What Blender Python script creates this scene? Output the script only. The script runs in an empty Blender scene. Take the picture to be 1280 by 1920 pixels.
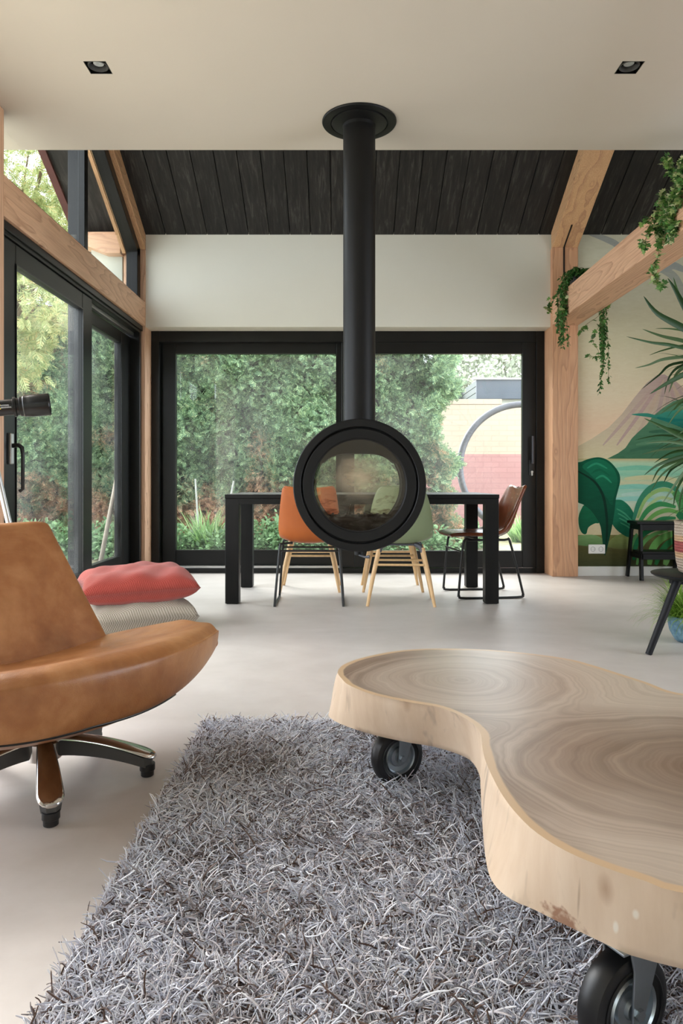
import bpy, math, random
import numpy as np
from mathutils import Vector, Matrix
random.seed(7)
RNG = np.random.default_rng(11)
SC = bpy.context.scene
COL = SC.collection
F = 1340.0            # focal length in pixels of a 1280x1920 frame
CAMZ = 0.86           # eye height
PX0, PY0 = 640.0, 900.0
PI = math.pi

def at(px, py, Y):
    """world point seen at a pixel, at depth Y"""
    return Vector(((px-PX0)*Y/F, Y, CAMZ-(py-PY0)*Y/F))

def lin(c):
    c = c/255.0
    return c/12.92 if c <= 0.04045 else ((c+0.055)/1.055)**2.4
def S(r, g, b):
    return (lin(r), lin(g), lin(b), 1.0)

# ---------------------------------------------------------------- tagging
def tag(o, label=None, cat=None, group=None, kind=None):
    if label: o['label'] = label
    if cat: o['category'] = cat
    if group: o['group'] = group
    if kind: o['kind'] = kind
    return o
def thing(name, label, cat, loc=(0, 0, 0), rz=0.0, group=None, kind=None):
    o = bpy.data.objects.new(name, None)
    COL.objects.link(o)
    o.location = loc
    o.rotation_euler = (0, 0, rz)
    o.empty_display_size = 0.05
    return tag(o, label, cat, group, kind)
def copy_tree(o, parent=None):
    c = o.copy(); COL.objects.link(c)
    if parent: c.parent = parent
    for ch in list(o.children):
        copy_tree(ch, c)
    return c

# ---------------------------------------------------------------- mesh builder
class MB:
    def __init__(s):
        s.v = []; s.f = []; s.mi = []
    def add(s, vs, fs, mi=0):
        o = len(s.v)
        s.v.extend([tuple(v) for v in vs])
        for f in fs:
            s.f.append(tuple(i+o for i in f)); s.mi.append(mi)
        return s
    def box(s, x0, x1, y0, y1, z0, z1, mi=0):
        vs = [(x0,y0,z0),(x1,y0,z0),(x1,y1,z0),(x0,y1,z0),(x0,y0,z1),(x1,y0,z1),(x1,y1,z1),(x0,y1,z1)]
        fs = [(0,3,2,1),(4,5,6,7),(0,1,5,4),(1,2,6,5),(2,3,7,6),(3,0,4,7)]
        return s.add(vs, fs, mi)
    def rings(s, rings, closed=True, cap0=True, cap1=True, mi=0):
        n = len(rings[0]); vs = []; fs = []
        for r in rings: vs.extend(r)
        m = n if closed else n-1
        for k in range(len(rings)-1):
            for i in range(m):
                j = (i+1) % n
                fs.append((k*n+i, k*n+j, (k+1)*n+j, (k+1)*n+i))
        if cap0: fs.append(tuple(reversed(range(n))))
        if cap1: fs.append(tuple((len(rings)-1)*n+i for i in range(n)))
        return s.add(vs, fs, mi)
    def tube(s, pts, r, n=8, cap=True, mi=0, flat=1.0):
        P = [Vector(p) for p in pts]
        if not hasattr(r, '__len__'): r = [r]*len(P)
        T = []
        for i in range(len(P)):
            a = P[max(i-1, 0)]; b = P[min(i+1, len(P)-1)]
            T.append((b-a).normalized())
        up = Vector((0, 0, 1)) if abs(T[0].z) < 0.9 else Vector((1, 0, 0))
        N = T[0].cross(up).normalized()
        rr = []
        for i in range(len(P)):
            N = (N - T[i]*N.dot(T[i])).normalized()
            B = T[i].cross(N)
            rr.append([P[i] + (N*math.cos(2*PI*k/n)+B*flat*math.sin(2*PI*k/n))*r[i] for k in range(n)])
        return s.rings(rr, True, cap, cap, mi)
    def bar(s, p, q, w, h, mi=0, up=(0, 0, 1)):
        p = Vector(p); q = Vector(q); t = (q-p).normalized(); u = Vector(up)
        if abs(t.dot(u)) > 0.98: u = Vector((0, 1, 0))
        a = t.cross(u).normalized(); b = a.cross(t)
        R = lambda c: [c+a*w/2+b*h/2, c-a*w/2+b*h/2, c-a*w/2-b*h/2, c+a*w/2-b*h/2]
        return s.rings([R(p), R(q)], True, True, True, mi)
    def lathe(s, prof, n=32, c=(0, 0, 0), axis='z', mi=0, cap0=False, cap1=False):
        c = Vector(c); rr = []
        for r, h in prof:
            ring = []
            for k in range(n):
                a = 2*PI*k/n; x, y = r*math.cos(a), r*math.sin(a)
                if axis == 'z': ring.append(c+Vector((x, y, h)))
                elif axis == 'y': ring.append(c+Vector((x, h, y)))
                else: ring.append(c+Vector((h, x, y)))
            rr.append(ring)
        return s.rings(rr, True, cap0, cap1, mi)
    def prism(s, poly, lo, hi, axis='z', mi=0):
        def q(p, t):
            if axis == 'z': return (p[0], p[1], t)
            if axis == 'y': return (p[0], t, p[1])
            return (t, p[0], p[1])
        return s.rings([[q(p, lo) for p in poly], [q(p, hi) for p in poly]], True, True, True, mi)
    def build(s, name, mat, parent=None, smooth=None, bevel=0, bseg=2, subsurf=0, solid=0, recalc=True):
        me = bpy.data.meshes.new(name)
        me.from_pydata(s.v, [], s.f); me.update()
        mats = mat if isinstance(mat, (list, tuple)) else [mat]
        for m in mats: me.materials.append(m)
        if len(mats) > 1:
            me.polygons.foreach_set('material_index', s.mi)
        if recalc:
            import bmesh
            bm = bmesh.new(); bm.from_mesh(me)
            bmesh.ops.recalc_face_normals(bm, faces=bm.faces)
            bm.to_mesh(me); bm.free()
        return finish(me, name, parent, smooth, bevel, bseg, subsurf, solid)

def finish(me, name, parent=None, smooth=None, bevel=0, bseg=2, subsurf=0, solid=0):
    if smooth:
        me.shade_smooth()
        if smooth is not True: me.set_sharp_from_angle(angle=math.radians(smooth))
    o = bpy.data.objects.new(name, me); COL.objects.link(o)
    if parent: o.parent = parent
    if solid:
        m = o.modifiers.new('thickness', 'SOLIDIFY'); m.thickness = solid; m.offset = 0
    if subsurf:
        m = o.modifiers.new('subdiv', 'SUBSURF'); m.levels = subsurf; m.render_levels = subsurf
    if bevel:
        m = o.modifiers.new('bevel', 'BEVEL'); m.width = bevel; m.segments = bseg; m.limit_method = 'ANGLE'; m.angle_limit = math.radians(40)
    return o

def np_mesh(name, V, Fq, mat, parent=None, smooth=False, attrs=None):
    """V (n,3), Fq (m,k) all faces the same size"""
    me = bpy.data.meshes.new(name)
    V = np.ascontiguousarray(V, dtype=np.float32); Fq = np.ascontiguousarray(Fq, dtype=np.int32)
    m, k = Fq.shape
    me.vertices.add(len(V)); me.vertices.foreach_set('co', V.ravel())
    me.loops.add(m*k); me.loops.foreach_set('vertex_index', Fq.ravel())
    me.polygons.add(m)
    me.polygons.foreach_set('loop_start', np.arange(0, m*k, k, dtype=np.int32))
    me.polygons.foreach_set('loop_total', np.full(m, k, dtype=np.int32))
    me.update(calc_edges=True); me.validate()
    me.materials.append(mat)
    if attrs:
        for an, (typ, data) in attrs.items():
            a = me.attributes.new(an, typ, 'POINT')
            if typ == 'FLOAT': a.data.foreach_set('value', np.asarray(data, dtype=np.float32))
            else: a.data.foreach_set('color', np.asarray(data, dtype=np.float32).ravel())
    return finish(me, name, parent, smooth)

def frames(fwd, up, roll=None):
    """arrays (N,3): columns right, fwd, up"""
    fwd = fwd/np.linalg.norm(fwd, axis=1, keepdims=True)
    r = np.cross(fwd, up); r /= np.linalg.norm(r, axis=1, keepdims=True)+1e-9
    u = np.cross(r, fwd)
    if roll is not None:
        c, s_ = np.cos(roll)[:, None], np.sin(roll)[:, None]
        r, u = r*c+u*s_, u*c-r*s_
    return np.stack([r, fwd, u], axis=2)
def scatter(TV, TF, M, P, sc):
    """instances of a template (right, fwd, up coordinates) as one vertex / face list"""
    N = len(P)
    V = np.einsum('nij,kj->nki', M, TV)*sc[:, None, None]+P[:, None, :]
    Fq = TF[None]+(np.arange(N)*len(TV))[:, None, None]
    return V.reshape(-1, 3), Fq.reshape(-1, TF.shape[1])
def join_np(lst):
    V = []; Fq = []; o = 0
    for v, f in lst:
        V.append(v); Fq.append(f+o); o += len(v)
    return np.concatenate(V), np.concatenate(Fq)
def catmull(pts, sub=4, closed=False):
    P = [np.array(p, float) for p in pts]; n = len(P); out = []
    rng = range(n) if closed else range(n-1)
    for i in rng:
        if closed: a, b, c, d = P[(i-1) % n], P[i], P[(i+1) % n], P[(i+2) % n]
        else: a, b, c, d = P[max(i-1, 0)], P[i], P[i+1], P[min(i+2, n-1)]
        for k in range(sub):
            t = k/sub
            out.append(0.5*((2*b)+(-a+c)*t+(2*a-5*b+4*c-d)*t*t+(-a+3*b-3*c+d)*t**3))
    if not closed: out.append(P[-1])
    return [tuple(p) for p in out]
# ---------------------------------------------------------------- materials
class NT:
    """tiny node-tree writer"""
    def __init__(s, name):
        s.m = bpy.data.materials.new(name); s.m.use_nodes = True
        s.t = s.m.node_tree; s.n = s.t.nodes; s.l = s.t.links
        s.n.clear()
        s.out = s.n.new('ShaderNodeOutputMaterial')
    def new(s, typ, **kw):
        x = s.n.new(typ)
        for k, v in kw.items():
            if k.startswith('in_'): s.inp(x, k[3:], v)
            else: setattr(x, k, v)
        return x
    def inp(s, node, key, v):
        sock = node.inputs[int(key)] if key.isdigit() else node.inputs[key.replace('_', ' ')]
        if isinstance(v, bpy.types.NodeSocket): s.l.new(v, sock)
        else: sock.default_value = v
    def coord(s, kind='Object'):
        return s.new('ShaderNodeTexCoord').outputs[kind]
    def mapping(s, vec, scale=(1, 1, 1), loc=(0, 0, 0), rot=(0, 0, 0)):
        x = s.new('ShaderNodeMapping'); s.l.new(vec, x.inputs['Vector'])
        x.inputs['Scale'].default_value = scale; x.inputs['Location'].default_value = loc; x.inputs['Rotation'].default_value = rot
        return x.outputs[0]
    def noise(s, vec, scale=5, detail=4, rough=0.5, dist=0.0, col=False):
        x = s.new('ShaderNodeTexNoise'); s.l.new(vec, x.inputs['Vector'])
        x.inputs['Scale'].default_value = scale; x.inputs['Detail'].default_value = detail
        x.inputs['Roughness'].default_value = rough; x.inputs['Distortion'].default_value = dist
        return x.outputs['Color' if col else 'Fac']
    def math(s, op, a, b=None, c=None, clamp=False):
        x = s.new('ShaderNodeMath', operation=op, use_clamp=clamp)
        for i, v in enumerate((a, b, c)):
            if v is None: continue
            if isinstance(v, bpy.types.NodeSocket): s.l.new(v, x.inputs[i])
            else: x.inputs[i].default_value = v
        return x.outputs[0]
    def ramp(s, fac, stops, interp='LINEAR'):
        x = s.new('ShaderNodeValToRGB'); s.l.new(fac, x.inputs[0])
        e = x.color_ramp.elements; x.color_ramp.interpolation = interp
        while len(e) < len(stops): e.new(0.5)
        for i, (p, c) in enumerate(stops):
            e[i].position = p; e[i].color = c if len(c) == 4 else (*c, 1)
        return x.outputs[0]
    def mix(s, fac, a, b, blend='MIX'):
        x = s.new('ShaderNodeMix', data_type='RGBA', blend_type=blend)
        for i, v in ((0, fac), (6, a), (7, b)):
            if isinstance(v, bpy.types.NodeSocket): s.l.new(v, x.inputs[i])
            else: x.inputs[i].default_value = v
        return x.outputs[2]
    def bump(s, h, strength=0.2, dist=0.01):
        x = s.new('ShaderNodeBump'); s.l.new(h, x.inputs['Height'])
        x.inputs['Strength'].default_value = strength; x.inputs['Distance'].default_value = dist
        return x.outputs[0]
    def bsdf(s, color, rough=0.5, metal=0.0, spec=None, normal=None, coat=0.0, sheen=0.0, link=True):
        x = s.new('ShaderNodeBsdfPrincipled')
        s.inp(x, 'Base_Color', color); s.inp(x, 'Roughness', rough); s.inp(x, 'Metallic', metal)
        if spec is not None: s.inp(x, 'Specular_IOR_Level', spec)
        if normal is not None: s.l.new(normal, x.inputs['Normal'])
        if coat: s.inp(x, 'Coat_Weight', coat); s.inp(x, 'Coat_Roughness', 0.15)
        if sheen: s.inp(x, 'Sheen_Weight', sheen)
        if link: s.l.new(x.outputs[0], s.out.inputs[0])
        return x.outputs[0]

def plain(name, col, rough=0.5, metal=0.0, var=0.08, vscale=6, bump=0.0, bscale=60, spec=None, coat=0.0, stretch=(1, 1, 1)):
    t = NT(name); c = t.mapping(t.coord(), stretch)
    n = t.noise(c, vscale, 5)
    d = tuple(max(0, x*(1-var)) for x in col[:3])+(1,); l = tuple(min(1, x*(1+var)) for x in col[:3])+(1,)
    cc = t.ramp(n, [(0.3, d), (0.7, l)])
    nm = t.bump(t.noise(c, bscale, 3), bump, 0.005) if bump else None
    t.bsdf(cc, rough, metal, spec, nm, coat)
    return t.m

def beam_wood(name, axis, base=(202, 154, 118), dark=(146, 88, 58), rings=42, seed=0.0, pith=(0.14, 0.05), rough=0.55, slope=0.0):
    t = NT(name); o = t.coord()
    ax = 'XYZ'.index(axis)
    sc = [1, 1, 1]; sc[ax] = 0.16
    v = t.mapping(o, tuple(sc), (seed, seed*0.7, seed*1.3))
    n1 = t.noise(v, 3.2, 3, 0.45)
    n2 = t.noise(t.mapping(o, tuple(0.35 if i == ax else 1 for i in range(3)), (seed+3, 1, 2)), 9, 2)
    sep = t.new('ShaderNodeSeparateXYZ'); t.l.new(o, sep.inputs[0])
    a, b = [i for i in range(3) if i != ax]
    sb = sep.outputs[b]
    if slope: sb = t.math('ADD', sb, t.math('MULTIPLY', sep.outputs[1], slope))
    # knots: a sparse cell pattern that bends the rings around it
    vk = t.mapping(o, tuple(0.9 if i == ax else 2.2 for i in range(3)), (seed*2+.3, .2, seed))
    vo = t.new('ShaderNodeTexVoronoi'); t.l.new(vk, vo.inputs['Vector']); vo.inputs['Scale'].default_value = 2.6
    kd = vo.outputs['Distance']
    kn = t.math('SUBTRACT', 1.0, t.math('SMOOTH_MIN', t.math('MULTIPLY', kd, 5.5), 1.0, 0.2), clamp=True)
    da = t.math('ADD', sep.outputs[a], t.math('MULTIPLY', t.math('SUBTRACT', n1, 0.5), 0.42))
    db = t.math('ADD', sb, t.math('MULTIPLY', t.math('SUBTRACT', n2, 0.5), 0.05))
    da = t.math('ADD', da, pith[0]); db = t.math('ADD', db, pith[1])
    r = t.math('SQRT', t.math('ADD', t.math('MULTIPLY', da, da), t.math('MULTIPLY', db, db)))
    r = t.math('ADD', r, t.math('MULTIPLY', kn, 0.05))
    fr = t.math('FRACT', t.math('MULTIPLY', r, rings))
    L = S(*base); D = S(*dark)
    M = tuple(0.55*L[i]+0.45*D[i] for i in range(3))+(1,)
    L2 = tuple(min(1, x*1.10) for x in L[:3])+(1,)
    col = t.ramp(fr, [(0.0, L2), (0.45, L), (0.8, M), (0.93, D), (1.0, L)])
    big = t.noise(v, 1.2, 2)
    col = t.mix(0.34, col, L)
    col = t.mix(t.math('MULTIPLY', big, 0.35), col, S(210, 168, 136))
    fib = t.noise(t.mapping(o, tuple(5 if i == ax else 180 for i in range(3))), 1.0, 2)
    col = t.mix(0.22, col, t.ramp(fib, [(0.3, S(150, 104, 70)), (0.7, S(236, 202, 164))]))
    # knot hearts
    vk2 = t.math('SUBTRACT', 1.0, t.math('MULTIPLY', kd, 13.0), clamp=True)
    col = t.mix(t.math('MULTIPLY', vk2, 0.9), col, S(104, 60, 36))
    nm = t.bump(fib, 0.08, 0.002)
    t.bsdf(col, rough, normal=nm)
    return t.m

def leaf_mat(name, stops, rough=0.5, trans=0.25, patch=None, pscale=1.2, pstops=(0.5, 0.62), spec=0.3):
    """colour of each leaf picked at random per leaf; an optional second set in patches"""
    t = NT(name)
    g = t.new('ShaderNodeNewGeometry')
    col = t.ramp(g.outputs['Random Per Island'], stops)
    if patch:
        n = t.noise(t.coord(), pscale, 3, 0.6)
        n = t.math('ADD', n, t.math('MULTIPLY', t.math('SUBTRACT', g.outputs['Random Per Island'], 0.5), 0.12))
        if len(patch) == 3:
            sep = t.new('ShaderNodeSeparateXYZ'); t.l.new(t.coord(), sep.inputs[0])
            hz = t.math('MULTIPLY', t.math('SUBTRACT', patch[2], sep.outputs['Z']), 0.14)
            n = t.math('ADD', n, t.math('MAXIMUM', hz, -0.05))
        c2 = t.ramp(t.math('FRACT', t.math('MULTIPLY', g.outputs['Random Per Island'], 7.13)), patch[1])
        m = t.ramp(n, [(pstops[0], (0, 0, 0, 1)), (pstops[1], (1, 1, 1, 1))])
        col = t.mix(t.math('MULTIPLY', m, patch[0]), col, c2)
    p = t.bsdf(col, rough, spec=spec, link=False)
    tr = t.new('ShaderNodeBsdfTranslucent'); t.l.new(col, tr.inputs[0])
    mx = t.new('ShaderNodeMixShader'); mx.inputs[0].default_value = trans
    t.l.new(p, mx.inputs[1]); t.l.new(tr.outputs[0], mx.inputs[2]); t.l.new(mx.outputs[0], t.out.inputs[0])
    return t.m

def glass_mat(name, tint=(0.97, 0.985, 0.98, 1), veil=0.0, f0=0.05):
    t = NT(name)
    tr = t.new('ShaderNodeBsdfTransparent'); tr.inputs[0].default_value = tint
    gl = t.new('ShaderNodeBsdfGlossy'); gl.inputs['Roughness'].default_value = 0.0
    mx = t.new('ShaderNodeMixShader'); t.l.new(thin_fresnel(t, f0), mx.inputs[0])
    t.l.new(tr.outputs[0], mx.inputs[1]); t.l.new(gl.outputs[0], mx.inputs[2])
    last = mx.outputs[0]
    if veil:
        n = t.noise(t.coord(), 1.3, 4, 0.6)
        df = t.new('ShaderNodeBsdfTranslucent'); df.inputs[0].default_value = (0.9, 0.92, 0.93, 1)
        m2 = t.new('ShaderNodeMixShader')
        t.l.new(t.math('MULTIPLY', t.ramp(n, [(0.35, (0, 0, 0, 1)), (0.75, (1, 1, 1, 1))]), veil), m2.inputs[0])
        t.l.new(last, m2.inputs[1]); t.l.new(df.outputs[0], m2.inputs[2]); last = m2.outputs[0]
    t.l.new(last, t.out.inputs[0])
    return t.m

def thin_fresnel(t, f0=0.05):
    g = t.new('ShaderNodeNewGeometry'); d = t.new('ShaderNodeVectorMath', operation='DOT_PRODUCT')
    t.l.new(g.outputs['Incoming'], d.inputs[0]); t.l.new(g.outputs['Normal'], d.inputs[1])
    c = t.math('SUBTRACT', 1.0, t.math('ABSOLUTE', d.outputs['Value']))
    return t.math('ADD', f0, t.math('MULTIPLY', 1-f0, t.math('POWER', c, 5.0)))
M = {}
M['plaster'] = plain('warm_white_plaster', S(214, 210, 196), 0.9, var=0.02, vscale=2, bump=0.05, bscale=120, spec=0.2)
M['ceiling'] = plain('cream_ceiling_paint', S(198, 190, 177), 0.95, var=0.015, vscale=1.5, bump=0.04, bscale=140, spec=0.1)
M['white_trim'] = plain('white_trim_paint', S(226, 226, 222), 0.45, var=0.015)
M['black_frame'] = plain('black_window_frame', S(17, 17, 16), 0.36, var=0.1, spec=0.32)
M['black_gloss'] = plain('black_gasket', S(14, 14, 14), 0.3, var=0.1)
M['alu'] = plain('brushed_aluminium', S(190, 190, 188), 0.35, 1.0, var=0.05)
M['stove_black'] = plain('matt_black_stove_steel', S(15, 15, 15), 0.5, var=0.06, vscale=3, bump=0.02, bscale=300, spec=0.25)
M['stove_dark'] = plain('stove_inner_black', S(12, 12, 12), 0.8, var=0.1)
M['vermiculite'] = plain('fire_chamber_lining', S(70, 60, 48), 0.9, var=0.35, vscale=9, bump=0.2)
M['table_black'] = plain('black_stained_oak', S(12, 12, 11), 0.45, var=0.35, vscale=4, bump=0.1, bscale=40, stretch=(2, 14, 14), spec=0.25)
M['table_black_z'] = plain('black_stained_oak_leg', S(12, 12, 11), 0.45, var=0.35, vscale=4, bump=0.1, bscale=40, stretch=(14, 14, 1.5), spec=0.25)
M['black_wood'] = plain('black_painted_wood', S(6, 6, 6), 0.4, var=0.1, spec=0.2)
M['navy_black'] = plain('soft_black_wood', S(15, 16, 22), 0.5, var=0.1, spec=0.3)
M['black_metal'] = plain('black_powder_coat', S(16, 16, 17), 0.4, var=0.05)
M['chrome'] = plain('polished_aluminium', S(205, 202, 200), 0.12, 1.0, var=0.03)
M['zinc'] = plain('zinc_plated_steel', S(168, 176, 182), 0.32, 0.85, var=0.08, vscale=14)
M['grey_plastic'] = plain('dark_grey_plastic', S(72, 71, 70), 0.5, var=0.05)
M['rubber'] = plain('black_rubber', S(22, 22, 24), 0.4, var=0.1)
M['sage'] = plain('sage_green_plastic', S(132, 146, 112), 0.42, var=0.03)
M['beech'] = plain('oiled_beech', S(214, 176, 128), 0.45, var=0.1, vscale=8, stretch=(6, 6, 1))
M['felt'] = plain('black_felt_pad', S(20, 20, 20), 0.9)
M['red_tile'] = plain('red_clay_verge_tile', S(84, 46, 42), 0.7, var=0.2)
M['brick_cream'] = None
M['fascia'] = plain('slate_grey_fascia', S(58, 66, 76), 0.6, var=0.06)
M['fascia_side'] = plain('grey_green_boards', S(58, 68, 66), 0.7, var=0.06)
M['render_wall'] = plain('pale_exterior_render', S(188, 190, 176), 0.9, var=0.06)
M['socket'] = plain('white_socket_plastic', S(236, 236, 234), 0.35, var=0.01)
M['dark_hole'] = plain('socket_recess', S(150, 150, 148), 0.5, var=0.01)
M['grey_metal'] = plain('weathered_grey_metal', S(78, 78, 84), 0.5, 0.4, var=0.15, vscale=20)
M['stake'] = plain('weathered_cane', S(176, 176, 172), 0.7, var=0.2, vscale=12)
M['pole'] = plain('weathered_timber_pole', S(158, 146, 130), 0.75, var=0.15, vscale=12)
M['soil'] = plain('potting_soil', S(44, 34, 26), 0.95, var=0.3, vscale=40, bump=0.5)
M['trunk'] = plain('grey_brown_bark', S(110, 92, 70), 0.9, var=0.3, vscale=25, bump=0.4)
M['yellow'] = plain('yellow_print', S(222, 200, 40), 0.5, var=0.0)
M['white_print'] = plain('white_print', S(200, 200, 200), 0.5, var=0.0)
M['scope'] = plain('satin_black_tube', S(10, 10, 10), 0.3, var=0.05, spec=0.35)
M['lamp_lens'] = plain('lamp_lens', S(200, 205, 205), 0.15, 0.3, var=0.15, vscale=60, bump=0.3, bscale=90)
M['stem'] = plain('brown_vine', S(106, 92, 56), 0.8)
M['stool_black'] = M['black_wood']

M['wood_x'] = beam_wood('douglas_x', 'X', seed=1.7)
M['wood_y'] = beam_wood('douglas_y', 'Y', seed=0.4, pith=(1.95, -2.36), base=(226, 184, 150), dark=(168, 112, 82))
M['wood_y2'] = beam_wood('douglas_y_pale', 'Y', seed=5.1, base=(212, 166, 134), pith=(-2.06, -2.33))
M['wood_z'] = beam_wood('douglas_z', 'Z', seed=2.9, base=(204, 150, 112), pith=(-1.9, -6.2))
M['wood_z2'] = beam_wood('douglas_z_left', 'Z', seed=6.9, base=(224, 182, 150), pith=(1.9, -6.4))
M['wood_r'] = beam_wood('douglas_rafter', 'Y', seed=8.3, base=(206, 160, 112), pith=(-1.99, -6.614), slope=0.553)

def mk_floor():
    t = NT('cast_resin_floor'); o = t.coord()
    n = t.noise(t.mapping(o, (0.8, 1.6, 1)), 1.1, 6, 0.6, 0.8)
    n2 = t.noise(o, 5.5, 6, 0.65)
    col = t.ramp(n, [(0.3, S(185, 177, 172)), (0.7, S(205, 198, 194))])
    col = t.mix(0.25, col, t.ramp(n2, [(0.3, S(173, 164, 157)), (0.7, S(213, 206, 202))]))
    r = t.math('ADD', 0.36, t.math('MULTIPLY', n2, 0.14))
    t.bsdf(col, r, spec=0.45, normal=t.bump(t.noise(o, 3, 4), 0.03, 0.01))
    return t.m
M['floor'] = mk_floor()

def mk_boards():
    t = NT('black_stained_boards'); o = t.coord()
    g = t.new('ShaderNodeNewGeometry')
    n = t.noise(t.mapping(o, (9, 1.0, 1.0)), 4, 6, 0.65, 0.6)
    b = t.noise(o, 1.4, 3)
    col = t.ramp(n, [(0.34, S(20, 18, 16)), (0.54, S(42, 39, 36)), (0.72, S(88, 84, 80))])
    col = t.mix(t.math('MULTIPLY', b, 0.5), col, S(28, 26, 24))
    col = t.mix(t.math('MULTIPLY', g.outputs['Random Per Island'], 0.35), col, S(18, 17, 16))
    t.bsdf(col, 0.62, spec=0.35, normal=t.bump(n, 0.15, 0.003))
    return t.m
M['boards'] = mk_boards()

def mk_leather(name, dark, mid, light, rough=0.42, scale=3.0, bump=0.25):
    t = NT(name); o = t.coord()
    n = t.noise(o, scale, 6, 0.62, 0.4); n2 = t.noise(o, scale*7, 4)
    col = t.ramp(n, [(0.28, S(*dark)), (0.5, S(*mid)), (0.74, S(*light))])
    col = t.mix(0.18, col, t.ramp(n2, [(0.3, S(*dark)), (0.7, S(*light))]))
    vo = t.new('ShaderNodeTexVoronoi'); t.l.new(o, vo.inputs['Vector']); vo.inputs['Scale'].default_value = 380
    wr = t.noise(t.mapping(o, (1.5, 1.5, 1)), 9, 5, 0.6, 1.2)
    h = t.math('ADD', t.math('MULTIPLY', vo.outputs['Distance'], 0.25), t.math('MULTIPLY', wr, 1.6))
    r = t.math('ADD', rough-0.08, t.math('MULTIPLY', n2, 0.2))
    t.bsdf(col, r, spec=0.5, normal=t.bump(h, bump, 0.004))
    return t.m
M['tan_leather'] = mk_leather('tan_aniline_leather', (118, 70, 34), (150, 96, 54), (186, 136, 90), 0.36, 3.4, 0.3)
M['orange_leather'] = mk_leather('cognac_leather', (158, 80, 28), (172, 90, 34), (184, 102, 46), 0.45, 2.0, 0.1)
M['brown_leather'] = mk_leather('chestnut_leather', (84, 40, 20), (108, 54, 28), (132, 72, 40), 0.22, 3.0, 0.15)

def mk_fabric(name, c1, c2, scale, rot=0.6):
    t = NT(name); o = t.coord()
    v = t.mapping(o, (1, 1, 1), (0, 0, 0), (0, 0, rot))
    w = t.new('ShaderNodeTexWave', wave_type='BANDS', bands_direction='X'); t.l.new(v, w.inputs['Vector']); w.inputs['Scale'].default_value = scale; w.inputs['Distortion'].default_value = 0.15
    w2 = t.new('ShaderNodeTexWave', wave_type='BANDS', bands_direction='Y'); t.l.new(v, w2.inputs['Vector']); w2.inputs['Scale'].default_value = scale*0.8
    h = t.math('MULTIPLY', w.outputs['Fac'], w2.outputs['Fac'])
    col = t.mix(h, S(*c1), S(*c2))
    t.bsdf(col, 0.9, spec=0.15, normal=t.bump(h, 0.5, 0.004), sheen=0.2)
    return t.m
M['red_cloth'] = mk_fabric('coral_red_waffle_cloth', (146, 58, 50), (188, 94, 82), 62)
M['beige_cloth'] = mk_fabric('beige_waffle_cloth', (144, 135, 120), (226, 218, 204), 60, 0.5)

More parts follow.
